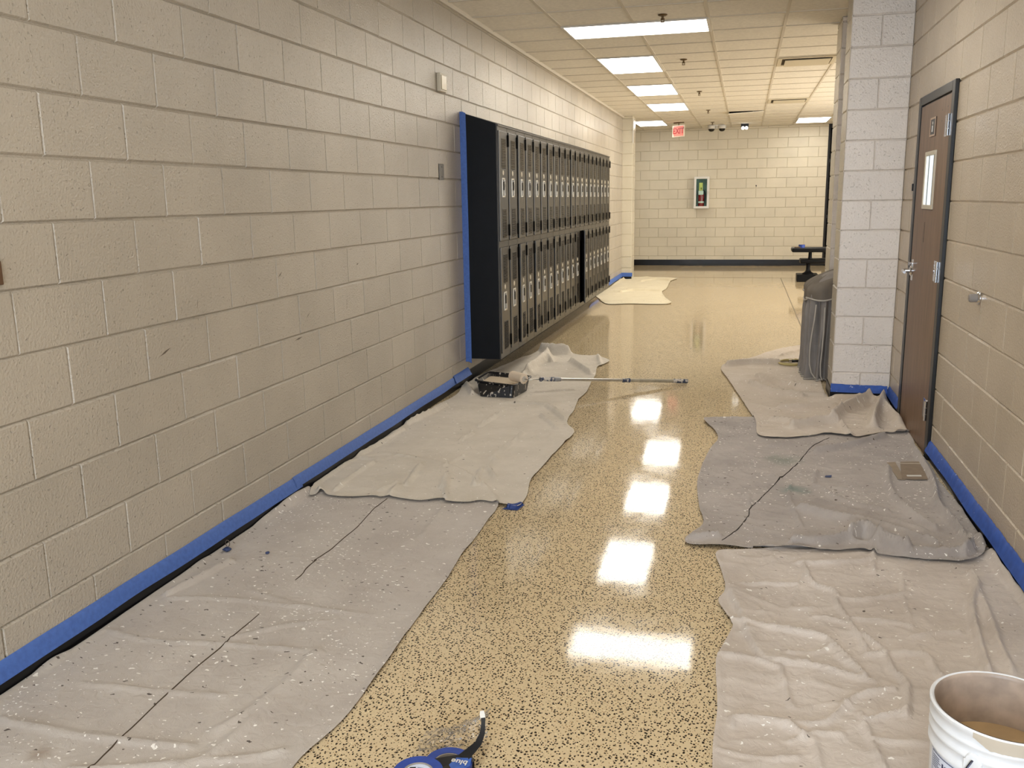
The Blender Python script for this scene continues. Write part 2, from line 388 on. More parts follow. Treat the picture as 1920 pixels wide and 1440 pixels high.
CREASE={
'D':[([(0.845,-0.294),(0.819,-0.558),(0.769,-0.652)],0.006,0.03,0.03),([(0.838,0.007),(0.832,-0.21),(0.809,-0.349),(0.775,-0.462)],0.007,0.03,0.03),([(0.109,-0.562),(0.409,-0.579),(0.742,-0.56)],0.006,0.015,0.015),([(0.045,-0.011),(0.238,-0.043),(0.477,-0.014),(0.805,0.011)],0.005,0.01,0.01),([(0.089,0.262),(0.309,0.31),(0.623,0.306)],0.005,0.012,0.012),([(0.212,-0.339),(0.443,-0.327),(0.686,-0.302)],0.004,0.012,0.012),([(-0.016,1.055),(0.002,1.169),(0.025,1.351),(0.012,1.562)],0.03,0.03,0.03),([(0.132,0.634),(0.112,0.507),(0.071,0.289)],0.012,0.02,0.02),([(0.799,1.432),(0.81,1.301),(0.825,1.076)],0.006,0.02,0.02),([(0.477,-0.726),(0.682,-0.658),(0.924,-0.564),(0.998,-0.517)],0.006,0.015,0.015),([(0.363,0.398),(0.616,0.319),(0.892,0.296)],0.004,0.012,0.012),([(0.508,0.029),(0.634,0.158),(0.774,0.216)],0.004,0.012,0.012)],
'E':[([(0.165,1.571),(0.149,1.824),(0.163,2.084)],0.012,0.012,0.012),([(0.024,2.138),(0.188,2.143)],0.008,0.01,0.01),([(0.578,2.087),(0.624,2.341)],0.01,0.01,0.01),([(0.829,2.27),(0.809,2.465),(0.834,2.62)],0.014,0.012,0.012),([(0.85,1.801),(0.805,2.081)],0.012,0.012,0.012),([(0.828,2.137),(0.916,1.955)],0.01,0.01,0.01),([(0.693,1.724),(0.655,1.926),(0.768,1.566)],0.016,0.014,0.014),([(0.397,1.619),(0.435,1.763)],0.008,0.015,0.015),([(0.5,1.73),(0.444,2.086)],0.012,0.018,0.018),([(0.522,2.994),(0.551,3.462)],0.01,0.01,0.01),([(0.5,2.683),(0.528,2.821)],0.01,0.01,0.01),([(0.027,2.973),(0.074,3.292),(0.106,3.551)],0.02,0.02,0.02),([(0.09,1.556),(0.161,1.441)],0.02,0.02,0.02),([(0.48,1.539),(0.46,1.699)],0.01,0.02,0.02),([(-0.043,1.963),(-0.007,2.132),(0.033,2.434),(0.052,2.833)],0.012,0.02,0.02),([(0.515,2.997),(0.57,3.411)],0.01,0.01,0.01),([(0.498,2.636),(0.521,2.831)],0.01,0.01,0.01),([(0.798,2.296),(0.831,2.611),(0.843,2.892)],0.014,0.012,0.012),([(0.847,1.801),(0.803,2.069)],0.012,0.012,0.012),([(0.852,2.078),(0.916,1.95)],0.01,0.01,0.01),([(0.85,3.386),(0.994,3.122),(1.031,3.027)],0.014,0.012,0.012),([(0.836,3.661),(1.042,3.273)],0.016,0.014,0.014),([(0.488,3.681),(0.777,3.713),(0.915,3.594)],0.012,0.015,0.015),([(1.041,2.742),(1.034,2.929)],0.008,0.01,0.01),([(0.393,4.747),(0.432,5.111),(0.597,5.264)],0.02,0.025,0.025),([(0.674,5.472),(0.946,4.898)],0.025,0.03,0.03),([(0.397,5.704),(0.527,5.317)],0.03,0.03,0.03),([(0.409,4.865),(0.409,5.706)],0.04,0.05,0.05),([(0.233,6.05),(0.339,5.914),(0.573,5.877)],0.05,0.04,0.04),([(0.861,5.85),(0.957,5.387)],0.015,0.02,0.02),([(0.033,4.305),(0.196,3.94)],0.02,0.03,0.03),([(0.648,4.115),(0.784,4.187),(0.921,4.259)],0.008,0.012,0.012)],
'C':[([(2.408,4.602),(2.55,4.349),(2.828,4.333),(3.013,4.238)],0.02,0.02,0.02),([(2.331,5.133),(2.416,4.905)],0.015,0.02,0.02),([(2.758,3.51),(2.855,3.795),(3.078,4.25)],0.045,0.04,0.04),([(2.812,3.47),(2.84,3.188)],0.02,0.02,0.02),([(2.998,3.406),(3.103,3.954),(3.205,4.336)],0.05,0.04,0.04),([(2.502,3.312),(2.671,3.443),(2.793,3.517)],0.03,0.03,0.03),([(2.064,5.484),(2.273,5.612),(2.499,5.649)],0.03,0.03,0.03),([(2.852,4.609),(3.08,4.477)],0.03,0.03,0.03),([(2.18,4.786),(2.447,4.99),(2.588,4.857)],0.008,0.02,0.02),([(2.223,4.032),(2.439,3.831)],0.008,0.02,0.02),([(2.547,6.102),(2.77,6.461)],0.012,0.03,0.03),([(3.129,3.312),(3.207,3.327)],0.03,0.02,0.02)],
'B':[([(2.472,1.749),(2.601,1.671),(2.755,1.603),(2.895,1.491),(2.988,1.379)],0.03,0.035,0.035),([(2.614,2.8),(2.817,2.964),(3.04,3.226)],0.025,0.03,0.03),([(2.964,2.528),(2.921,2.157),(2.956,1.823),(3.031,1.613)],0.022,0.022,0.022),([(2.422,1.964),(2.459,1.517)],0.014,0.012,0.012),([(2.55,2.143),(2.72,2.116)],0.012,0.015,0.015),([(2.342,2.871),(2.498,2.988)],0.01,0.012,0.012),([(2.587,2.417),(2.555,2.16)],0.014,0.012,0.012),([(2.409,1.299),(2.549,1.329),(2.655,1.407)],0.03,0.022,0.022),([(2.655,1.407),(2.725,1.478),(2.782,1.335),(2.86,1.268)],0.055,0.025,0.025),([(2.86,1.268),(3.005,1.279),(3.117,1.344)],0.03,0.025,0.025),([(2.231,1.955),(2.24,1.755)],0.01,0.01,0.01),([(2.448,2.154),(2.422,1.964)],0.012,0.01,0.01),([(3.111,1.448),(3.127,1.388),(3.079,1.295)],0.045,0.02,0.02),([(3.201,1.556),(3.172,1.397)],0.03,0.025,0.025),([(1.983,1.275),(2.102,1.335)],0.02,0.02,0.02),([(2.601,2.091),(2.675,1.929),(2.863,1.803)],0.014,0.02,0.02),([(2.551,1.903),(2.695,1.795),(2.885,1.68),(2.986,1.58)],0.012,0.02,0.02),([(2.404,2.21),(2.33,2.296),(2.252,2.263)],0.01,0.008,0.008),([(2.704,1.642),(2.833,1.595)],0.012,0.02,0.02),([(3.159,2.907),(3.153,2.531),(3.136,2.232),(3.098,1.933),(3.122,1.609),(3.108,1.47)],0.035,0.03,0.012)],
'A':[([(2.445,1.085),(2.472,0.905),(2.547,0.842),(2.541,0.736),(2.578,0.566),(2.604,0.41)],0.016,0.012,0.012),([(2.605,0.508),(2.655,0.398),(2.664,0.278),(2.691,0.232),(2.681,0.12),(2.659,0.023)],0.018,0.014,0.014),([(2.158,0.539),(2.331,0.485),(2.465,0.477),(2.516,0.379),(2.577,0.227)],0.018,0.018,0.018),([(2.452,0.618),(2.554,0.6),(2.587,0.491)],0.012,0.014,0.014),([(2.353,0.331),(2.434,0.349),(2.492,0.409)],0.01,0.012,0.012),([(2.377,0.279),(2.503,0.242),(2.599,0.2)],0.014,0.014,0.014),([(2.58,0.633),(2.737,0.627),(2.772,0.609)],0.014,0.014,0.014),([(2.759,0.53),(2.836,0.572),(2.923,0.604)],0.012,0.014,0.014),([(2.594,0.373),(2.773,0.425),(2.792,0.328),(2.802,0.277)],0.014,0.014,0.014),([(2.82,1.096),(2.787,0.879),(2.772,0.609)],0.007,0.008,0.008),([(2.744,1.376),(2.709,1.072)],0.014,0.01,0.01),([(2.189,-0.093),(2.312,-0.083),(2.374,-0.137)],0.018,0.018,0.018),([(2.34,-0.085),(2.443,-0.053),(2.534,0.106),(2.653,0.172)],0.014,0.013,0.013),([(2.538,0.013),(2.551,-0.105),(2.567,-0.244)],0.012,0.013,0.013),([(2.548,-0.02),(2.663,0.051)],0.012,0.012,0.012),([(2.559,-0.111),(2.704,-0.102)],0.012,0.014,0.014),([(2.401,-0.139),(2.408,-0.281)],0.01,0.012,0.012),([(3.066,1.116),(3.069,1.019),(3.008,0.825),(2.976,0.628),(2.944,0.33)],0.03,0.02,0.02),([(3.058,0.969),(3.047,0.749),(3.023,0.516),(3.019,0.358)],0.02,0.02,0.02),([(3.204,1.377),(3.188,1.193),(3.207,0.941),(3.211,0.605)],0.05,0.02,0.02),([(2.204,0.846),(2.408,0.891)],0.012,0.014,0.014),([(2.543,0.796),(2.645,0.803),(2.808,0.899)],0.012,0.014,0.014),([(2.419,1.098),(2.669,1.169),(2.726,1.255)],0.014,0.014,0.014),([(2.323,0.245),(2.338,0.101),(2.348,0.007)],0.012,0.012,0.012),([(2.136,0.271),(2.244,0.266),(2.312,0.231)],0.014,0.014,0.014),([(2.482,0.419),(2.534,0.292),(2.576,0.216)],0.012,0.014,0.014),([(2.179,-0.086),(2.185,-0.129)],0.012,0.01,0.01),([(2.336,-0.171),(2.402,-0.114),(2.475,-0.106)],0.01,0.012,0.012),([(2.15,-0.253),(2.262,-0.267),(2.35,-0.239)],0.008,0.015,0.015),([(2.44,0.997),(2.374,0.685),(2.458,0.704)],0.006,0.012,0.012),([(2.247,0.686),(2.305,0.558),(2.341,0.436)],0.006,0.012,0.012),([(2.144,0.801),(2.186,0.644),(2.217,0.46),(2.265,0.277),(2.323,0.256)],0.016,0.09,0.006)],
'F':[([(0.414,13.548),(0.573,13.962),(0.728,13.972),(0.938,13.718)],0.03,0.03,0.03),([(0.296,11.675),(0.446,12.006),(0.715,11.977),(0.929,11.943)],0.03,0.03,0.03),([(-0.019,12.763),(0.058,13.926)],0.04,0.04,0.04),([(-0.011,10.952),(0.152,10.556)],0.03,0.04,0.04)],
}
SEAM={
'D1':[(0.505,0.217),(0.502,0.028),(0.506,-0.02),(0.504,-0.263),(0.523,-0.586),(0.534,-0.713),(0.538,-0.798)],
'D2':[(0.474,1.527),(0.468,1.363),(0.489,1.125),(0.487,0.972),(0.489,0.845),(0.475,0.722),(0.48,0.725),(0.479,0.642),(0.49,0.58),(0.491,0.519)],
'B1':[(2.715,3.141),(2.602,2.922),(2.497,2.544),(2.364,2.137),(2.285,1.877),(2.239,1.727),(2.23,1.619),(2.181,1.434),(2.119,1.282)],
}
EXPOSURE = 0.5
FLOOR_A = lin(200, 179, 142); FLOOR_B = lin(210, 190, 155)
H = 2.887
XR = 3.217
FARX = 3.77
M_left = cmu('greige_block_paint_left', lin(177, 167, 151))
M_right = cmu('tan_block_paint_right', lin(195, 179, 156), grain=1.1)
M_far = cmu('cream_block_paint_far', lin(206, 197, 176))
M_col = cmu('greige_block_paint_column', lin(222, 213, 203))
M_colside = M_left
M_floor = terrazzo()
M_ceil = plain('acoustic_tile', lin(232, 226, 213), .95, 0, .12, 40, .002, 160, spec=.2)
M_grid = plain('ceiling_grid_paint', lin(206, 198, 182), .6)
M_black = plain('black_vinyl', (.004, .004, .005, 1), .32, noise=.3, spec=.3)
M_matte = plain('matte_black', (.003, .003, .003, 1), .8, spec=.03)
M_tape = plain('blue_masking_tape', lin(68, 102, 172), .6, 0, .2, 60, .0006, 300)
M_tape2 = speckled('blue_tape_with_paint', lin(46, 86, 170), .6, lin(205, 205, 210), .70, .75, 34, .3)
M_lock = plain('locker_paint_lit', (.036, .030, .022, 1), .30, noise=.25, nscale=8)  # fronts: same paint as the sides, browner for the light they reflect
M_lock_shaded = plain('locker_paint_shaded', (.004, .005, .007, 1), .5, noise=.25, nscale=9, spec=.18)  # sides: same paint again, darkened because they reflect little light
M_steel = plain('brushed_steel', (.62, .60, .56, 1), .28, 1.0, .1, 60)
M_chrome = plain('chrome', (.75, .75, .76, 1), .12, 1.0, .05, 60)
M_platew = plain('pale_plate', lin(196, 186, 165), .45)
M_darkcup = plain('dark_recess', (.02, .019, .017, 1), .4)
M_white = plain('white_metal', lin(215, 212, 205), .4)
M_lamp = emissive('fluorescent_diffuser', (1.0, .97, .90, 1), 8.5)
M_lamp_near = emissive('fluorescent_diffuser_near', (1.0, .97, .92, 1), 9.5)  # stronger glow, only on lights out of view, to brighten the near end
M_wood = wood()
M_frame = plain('black_door_frame', lin(30, 29, 27), .35, spec=.3)

def struct(o, kind='structure'):
    o['kind'] = kind
    return o
def sbox(name, lo, hi, mat, bevel=0):
    return struct(MB().box(lo, hi, bevel).build(name, mat))

# ------------------------------------------------------------------ the room
def block_wall(name, lo, hi, mat, faces, bevel=0, side=None):
    """faces: (axis, plane, outward sign, from, to, phase, solid)"""
    lo, hi = list(lo), list(hi); fl, fh = list(lo), list(hi)
    for ax, pl, sg, *_ in faces:
        k = 1-ax
        if sg > 0: fh[k] = pl-.0085
        else: fl[k] = pl+.0085
    m = MB().box(fl, fh)
    bmesh.ops.recalc_face_normals(m.bm, faces=m.bm.faces[:])
    n0 = len(m.bm.faces)
    cnt = [n0]
    for ax, pl, sg, a, b, ph, so in faces:
        blocks(m.bm, ax, pl, sg, a, b, hi[2], ph, solid=so); cnt.append(len(m.bm.faces))
    me = bpy.data.meshes.new(name); m.bm.to_mesh(me); m.bm.free()
    o = link_mesh(name, me, None, mat)
    if side:
        me.materials.append(side)
        for (ax, *_), c0, c1 in zip(faces, cnt[:-1], cnt[1:]):
            if ax == 1:
                for p in me.polygons[c0:c1]: p.material_index = 1
    return struct(o)
sbox('floor', (-3.2, -6.2, -.2), (6.4, 17.8, 0), M_floor)
sbox('ceiling', (-3.2, -6.2, H), (6.4, 17.8, H+.15), M_ceil)
WL = block_wall('wall_left', (-.25, -6, 0), (0, 14.1, H), M_left, [(1, 0, 1, -6, 14.1, 0.0, False)])
block_wall('wall_right', (XR, -6, 0), (XR+.25, 6.1, H), M_right, [(1, XR, -1, -6, 6.1, .332, False)])
block_wall('wall_far', (-3.2, 17.6, 0), (FARX, 17.8, H), M_far, [(0, 17.6, -1, -3.2, FARX, .136, False)])
sbox('wall_near', (-.25, -6.2, 0), (3.47, -6, H), M_left)
sbox('wall_far_left', (-3.2, 14.1, 0), (-3.0, 17.6, H), M_far)
sbox('wall_corridor_left', (-3.2, 13.9, 0), (-.25, 14.1, H), M_far)
sbox('wall_return', (XR+.25, 5.9, 0), (6.4, 6.1, H), M_far)
sbox('wall_far_right', (6.2, 6.1, 0), (6.4, 17.6, H), M_right)
sbox('wall_storefront', (FARX, 17.7, 0), (6.2, 17.8, H), M_black)
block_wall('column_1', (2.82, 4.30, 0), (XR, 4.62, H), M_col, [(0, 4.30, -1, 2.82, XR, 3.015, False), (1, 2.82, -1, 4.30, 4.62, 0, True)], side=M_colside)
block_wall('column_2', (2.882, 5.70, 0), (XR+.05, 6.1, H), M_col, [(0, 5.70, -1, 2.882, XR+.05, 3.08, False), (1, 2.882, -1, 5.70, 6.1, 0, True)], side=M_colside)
block_wall('column_3', (-.25, 14.1, 0), (.18, 14.5, H), M_far, [(0, 14.1, -1, -.02, .18, .09, True), (1, .18, 1, 14.1, 14.5, 0, True)])
sbox('trim_1', (.176, 14.094, 2.42), (.192, 14.12, 2.84), M_white, .003)     # pale corner guard on the far pilaster
# dark glazed doors at the far right
dr = empty('door_2', (4.9, 17.66, 0)); struct(dr)
M_dkglass = plain('dark_glass', (.003, .003, .004, 1), .06, noise=.1, spec=.12)
MB().box((-1.13, -.03, 0), (1.25, .03, H)).build('glazing', M_dkglass, dr)
fm = MB()
for x in (-1.12, -.55, .05, .65, 1.22): fm.box((x-.03, -.05, 0), (x+.03, .02, H), .004)
for z in (.05, 1.02, 2.15, 2.84): fm.box((-1.1, -.05, z-.03), (1.25, .02, z+.03), .004)
fm.build('door_frame', M_black, dr)

# baseboards
def base(name, lo, hi): return sbox(name, lo, hi, M_black, .002)
base('baseboard_left', (0, -6, 0), (.007, 14.1, .098))
base('baseboard_right', (XR-.007, -6, 0), (XR, 2.775, .098))
base('baseboard_right_inner', (XR-.007, 3.81, 0), (XR, 4.30, .098))
base('baseboard_far', (-3, 17.592, 0), (FARX, 17.6, .125))
base('baseboard_column_front', (2.82, 4.292, 0), (XR-.007, 4.30, .09))
base('baseboard_column_side', (2.812, 4.292, 0), (2.82, 4.62, .09))
base('baseboard_pilaster', (0, 14.092, 0), (.186, 14.10, .1))

# suspended ceiling grid
g = MB()
for i in range(-4, 11):
    x = i*.6096
    if i == 0: x += .012
    g.box((x-.012, -6, H-.006), (x+.012, 17.6, H+.01))
y = 5.37-.6096*18
k = 0
while y < 17.5:
    g.box((-3.0, y-.012, H-.0055), (6.2, y+.012, H+.01))
    y += .6096
struct(g.build('ceiling_grid', M_grid))
struct(MB().box((0, -6, H-.03), (.022, 14.1, H-.001)).box((XR-.022, -6, H-.03), (XR, 4.3, H-.001)).build('ceiling_trim', M_grid))
# zinc joint strips in the floor
M_zinc = plain('joint_strip', lin(96, 82, 58), .45)
sbox('trim_2', (2.826, 5.5, 0), (2.836, 14.5, .0012), M_zinc)
sbox('trim_3', (.2, 14.53, 0), (6.1, 14.56, .0012), M_zinc)

# ------------------------------------------------------------------ ceiling lights
def make_light(x0, y0, w, l, label, lamp=None):
    t = empty('ceiling_light', (x0, y0, H-.012))
    tag(t, label, 'ceiling light', 'recessed fluorescent ceiling lights')
    f = MB(); e = .022
    f.box((0, 0, 0), (w, e, .011)).box((0, l-e, 0), (w, l, .011)).box((0, e, 0), (e, l-e, .011)).box((w-e, e, 0), (w, l-e, .011))
    f.build('light_frame', M_white, t)
    MB().box((e, e, .003), (w-e, l-e, .009)).build('diffuser', lamp or M_lamp, t)
    return t
Gx = lambda i: i*.6096
Gy = lambda k: 5.37+.6096*k
make_light(Gx(1), Gy(0), 1.2192, .6096, 'wide glowing ceiling light set crosswise, nearest in view')
make_light(Gx(1), Gy(3), .6096, 1.2192, 'lengthwise ceiling light just behind the wide crosswise one')
make_light(Gx(1), Gy(7), .6096, 1.2192, 'third ceiling light counted from the wide crosswise one')
make_light(Gx(1), Gy(11), .6096, 1.2192, 'fourth ceiling light from the wide crosswise one, last before the exit sign')
make_light(Gx(0)+.03, Gy(16)+.1, .58, 1.2192, 'glowing ceiling light by the far left pilaster, beside the exit sign')
make_light(Gx(5)+.02, Gy(17)+.05, .6096, 1.2192, 'glowing ceiling light at far right beside the second column')
make_light(Gx(8), Gy(7), .6096, 1.2192, 'unseen ceiling light added in the side area behind the columns')  # out of view, added to brighten the side area
make_light(Gx(2), Gy(-5), 1.2192, .6096, 'crosswise ceiling light overhead in front of the door', M_lamp_near)
make_light(Gx(2), Gy(-11), 1.2192, .6096, 'unseen crosswise ceiling light added overhead at the near end', M_lamp_near)  # out of view, added to brighten the near floor and walls
make_light(Gx(2), Gy(-16), 1.2192, .6096, 'unseen crosswise ceiling light added overhead behind the viewer', M_lamp_near)  # out of view, added for more light on the near part

# air diffusers
M_vent = plain('vent_paint', lin(206, 196, 172), .5)
def make_vent(x0, y0, label):
    t = empty('ceiling_vent', (x0, y0, H)); tag(t, label, 'vent', 'square plaque ceiling vents')
    f = MB(); w = .6
    for a, b in (((0, 0), (w, .045)), ((0, w-.045), (w, w)), ((0, .045), (.045, w-.045)), ((w-.045, .045), (w, w-.045))):
        f.box((a[0], a[1], -.012), (b[0], b[1], -.001), .003)
    f.build('vent_frame', M_vent, t)
    MB().box((.04, .04, -.004), (w-.04, w-.04, -.001)).build('vent_throat_shade', plain('throat_shade_brown', lin(70, 58, 40), .8), t)  # flat dark sheet; shade of the open throat put into its colour
    MB().box((.075, .085, -.024), (w-.06, w-.05, -.016), .003).build('vent_plaque', M_vent, t)
make_vent(Gx(4)+.01, Gy(4)+.06, 'square ceiling vent nearest the near column')
make_vent(Gx(4)+.01, Gy(11)+.05, 'square ceiling vent farther back, beyond the near vent')

# sprinklers
M_bronze = plain('aged_brass', lin(110, 92, 66), .4, .7)
def sprink(x, y, label):
    t = empty('ceiling_sprinkler', (x, y, H)); tag(t, label, 'sprinkler', 'pendant fire sprinklers on the ceiling')
    MB().lathe([(.001, -.001), (.036, -.001), (.038, -.006), (.028, -.012), (.012, -.014), (.001, -.014)], 20).build('escutcheon', M_bronze, t, True, .6)
    MB().lathe([(.001, -.012), (.010, -.012), (.010, -.03), (.013, -.034), (.008, -.042), (.001, -.042)], 14).tube([(-.013, 0, -.03), (-.011, 0, -.05), (0, 0, -.058)], .003, 6).tube([(.013, 0, -.03), (.011, 0, -.05), (0, 0, -.058)], .003, 6).build('sprinkler_body', M_bronze, t, True, .6)
    MB().lathe([(.001, -.056), (.017, -.056), (.018, -.059), (.001, -.06)], 16).build('deflector', M_bronze, t, True, .6)
sprink(1.48, 5.14, 'ceiling sprinkler just in front of the wide crosswise light')
sprink(1.485, 7.6, 'ceiling sprinkler right of the second ceiling light')
sprink(1.50, 10.66, 'ceiling sprinkler right of the third ceiling light')
sprink(1.51, 13.5, 'ceiling sprinkler nearest the exit sign')
sprink(1.49, 16.1, 'small ceiling sprinkler just in front of the two dome cameras')

# sagging ceiling tile
t = empty('ceiling_tile', (1.83, 13.95, H)); tag(t, 'ceiling tile slipped from its grid, gap shade painted black along its edge', 'ceiling tile')
tb = bmesh.new()
tv = [tb.verts.new(p) for p in ((0, 0, -.034), (.585, 0, -.010), (.585, .58, -.009), (0, .58, -.009), (0, 0, -.046), (.585, 0, -.020), (.585, .58, -.019), (0, .58, -.019))]
for q in ((0, 1, 2, 3), (7, 6, 5, 4), (0, 4, 5, 1), (1, 5, 6, 2), (2, 6, 7, 3), (3, 7, 4, 0)): tb.faces.new([tv[k] for k in q])
bmesh.ops.recalc_face_normals(tb, faces=tb.faces[:])
tm_ = bpy.data.meshes.new('tile_board'); tb.to_mesh(tm_); tb.free(); link_mesh('tile_board', tm_, t, M_ceil)
MB().prism([(.01, .0, -.0065), (.40, .0, -.0065), (.40, .0, -.016), (.01, 0, -.033)], (0, .01, 0)).build('tile_gap_shade', M_matte, t)  # black wedge painting the dark of the gap; the ceiling above is closed

# exit sign
t = empty('exit_sign', (.86, 15.85, H), -.75); tag(t, 'red glowing EXIT sign hanging from the far ceiling', 'exit sign')
MB().box((-.12, -.03, -.02), (.12, .03, 0), .003).tube([(0, 0, -.02), (0, 0, -.06)], .012, 8).build('ceiling_mount', M_bronze, t)
M_acr = plain('acrylic_panel', lin(214, 200, 178), .2)
MB().box((-.17, -.006, -.275), (.17, .006, -.055), .003).build('sign_panel', M_acr, t)
M_exbg = emissive('lit_salmon_panel', (1, .16, .11, 1), .38)
M_exbg.node_tree.nodes['Principled BSDF'].inputs['Base Color'].default_value = (.55, .12, .09, 1)
MB().box((-.135, -.010, -.26), (.135, -.007, -.075)).build('lit_field', M_exbg, t)
M_exl = plain('exit_letters', lin(150, 10, 8), .4)
text_mesh('exit_letters', 'EXIT', .15, M_exl, t, Matrix.Translation((0, -.0115, -.168)) @ Matrix.Rotation(PI/2, 4, 'X'), .001, .004)

# twin dome cameras
M_dome = plain('dark_dome', (.01, .009, .008, 1), .12)
t = empty('ceiling_camera', (1.55, 16.85, H)); tag(t, 'pair of dome security cameras on one bracket at far ceiling', 'security camera')
MB().box((-.16, -.03, -.02), (.16, .03, -.001), .004).tube([(0, 0, -.02), (0, 0, -.07)], .02, 10).build('camera_bracket', M_white, t)
for s in (-.105, .105):
    h = MB().lathe([(.001, 0), (.075, 0), (.08, -.05), (.072, -.06), (.001, -.06)], 24, Matrix.Translation((s, 0, -.018))).build('camera_housing', M_white, t, True, .6)
    d = MB().lathe([(.066, -.058), (.06, -.085), (.04, -.108), (.001, -.116)], 24, Matrix.Translation((s, 0, -.018))).build('camera_dome', M_dome, h, True)
# emergency light
t = empty('ceiling_emergency_light', (2.10, 16.8, H)); tag(t, 'small black emergency light with two bright lamps at far ceiling', 'emergency light')
MB().box((-.075, -.05, -.075), (.075, .05, -.001), .006).build('light_housing', M_black, t)
M_el = emissive('emergency_lamp', (1, .97, .9, 1), 4)
for s in (-.034, .034):
    MB().lathe([(.001, 0), (.03, 0), (.03, .02), (.022, .04), (.001, .04)], 18, Matrix.Translation((s, -.052, -.085)) @ Matrix.Rotation(PI/2+.3, 4, 'X')).build('lamp_head', M_el, t, True, .7)

# ------------------------------------------------------------------ fire extinguisher cabinet on the far wall
XE, ZE, YE = 1.095, 1.22, 17.6
W_, H_ = .315, .66
t = empty('extinguisher_cabinet', (XE, YE, ZE)); tag(t, 'white framed glass-front fire extinguisher cabinet on the far wall', 'cabinet')
c = MB(); d = -.15
c.box((0, d, 0), (.012, -.002, H_)).box((W_-.012, d, 0), (W_, -.002, H_)).box((.012, d, 0), (W_-.012, -.002, .012)).box((.012, d, H_-.012), (W_-.012, -.002, H_)).build('cabinet_shell', M_white, t)
M_teal_reflection = plain('cabinet_back_reflection', lin(110, 134, 126), .5, 0, .5, 6)  # teal reflection of the glass put into the back panel colour
MB().box((.012, -.012, .012), (W_-.012, -.003, H_-.012)).build('cabinet_back', M_teal_reflection, t)
f = MB(); e = .045
for a, b in (((0, 0), (W_, e)), ((0, H_-e), (W_, H_)), ((0, e), (e, H_-e)), ((W_-e, e), (W_, H_-e))):
    f.box((a[0], d-.016, a[1]), (b[0], d, b[1]), .004)
dd = f.build('cabinet_door', M_white, t)
M_pane = film('cabinet_glass', (.90, .97, .95, 1), .12, .03, .0)  # slight teal tint for what the glass reflects
MB().box((e-.004, d-.008, e-.004), (W_-e+.004, d-.005, H_-e+.004)).build('door_pane', M_pane, dd)
MB().tube([(W_-.02, d-.018, .30), (W_-.02, d-.035, .30), (W_-.02, d-.035, .36), (W_-.02, d-.018, .36)], .005, 8).build('door_pull', M_steel, dd)
M_red = plain('extinguisher_red', lin(140, 22, 24), .25, coat=.5)
M_yel = plain('tag_yellow', lin(214, 206, 110), .5, 0, .3, 60)
ex = empty('fire_extinguisher', (XE+.15, YE-.085, ZE+.014)); tag(ex, 'red fire extinguisher with yellow tag inside the glass-front cabinet', 'fire extinguisher')
MB().lathe([(.001, 0), (.058, 0), (.062, .008), (.062, .26), (.05, .30), (.028, .325), (.018, .335), (.018, .35), (.001, .35)], 28).build('extinguisher_body', M_red, ex, True, .8)
MB().lathe([(.0625, .10), (.063, .10), (.063, .135), (.0625, .135)], 28).build('white_band', M_white, ex)
MB().lathe([(.001, .35), (.016, .35), (.016, .39), (.001, .39)], 12).box((-.012, -.085, .385), (.012, .03, .40), .003).box((-.012, -.08, .41), (.012, .02, .42), .003).build('valve_lever', M_black, ex)
MB().tube([(.016, 0, .37), (.06, 0, .36), (.078, -.01, .28), (.074, -.02, .12)], .009, 8).build('discharge_hose', M_black, ex, True)
MB().box((-.045, -.068, .36), (.030, -.066, .52), .0005).build('yellow_tag', M_yel, ex)
MB().box((-.055, -.067, .27), (.045, -.0655, .355), .0005).build('white_tag', M_white, ex)

# wall hook on far wall
t = MB().tube([(0, -.001, 0), (0, -.02, 0), (.006, -.03, -.012), (.0, -.03, -.028), (-.006, -.026, -.03)], .004, 8).lathe([(.001, 0), (.013, 0), (.013, .004), (.001, .004)], 12, Matrix.Rotation(PI/2, 4, 'X')).build('wall_hook', M_black, None, True, .7)
t.location = (2.373, 17.6, 1.675); tag(t, 'tiny dark hook on the far wall right of the cabinet', 'hook')

# crumpled clear plastic along the far baseboard
def crumple(name, nx, ny, fn, mat, parent=None):
    bm = bmesh.new(); vs = [[bm.verts.new(fn(i/nx, j/ny)) for j in range(ny+1)] for i in range(nx+1)]
    for i in range(nx):
        for j in range(ny): bm.faces.new((vs[i][j], vs[i+1][j], vs[i+1][j+1], vs[i][j+1]))
    for f in bm.faces: f.smooth = True
    me = bpy.data.meshes.new(name); bm.to_mesh(me); bm.free()
    return link_mesh(name, me, parent, mat)
M_plastic = film('clear_plastic_sheeting', (.99, .99, .99, 1), .16, .12, .0)
def fps(u, v):
    x = .85+u*2.3; n = mnoise.noise(Vector((x*9, v*4, 3))); n2 = mnoise.noise(Vector((x*23, v*9, 1)))
    if v < .5: return (x, 17.28+v*.5+n*.03, .012+abs(n)*.012+max(0, n2)*.01)
    w = (v-.5)*2
    return (x, 17.53+w*.045+n*.012, .014+w*(.10+.03*math.sin(x*2.1))+abs(n2)*.01)
o = crumple('plastic_sheet', 110, 14, fps, M_plastic); tag(o, 'crumpled clear plastic sheeting lying along the far black baseboard', 'plastic sheet')

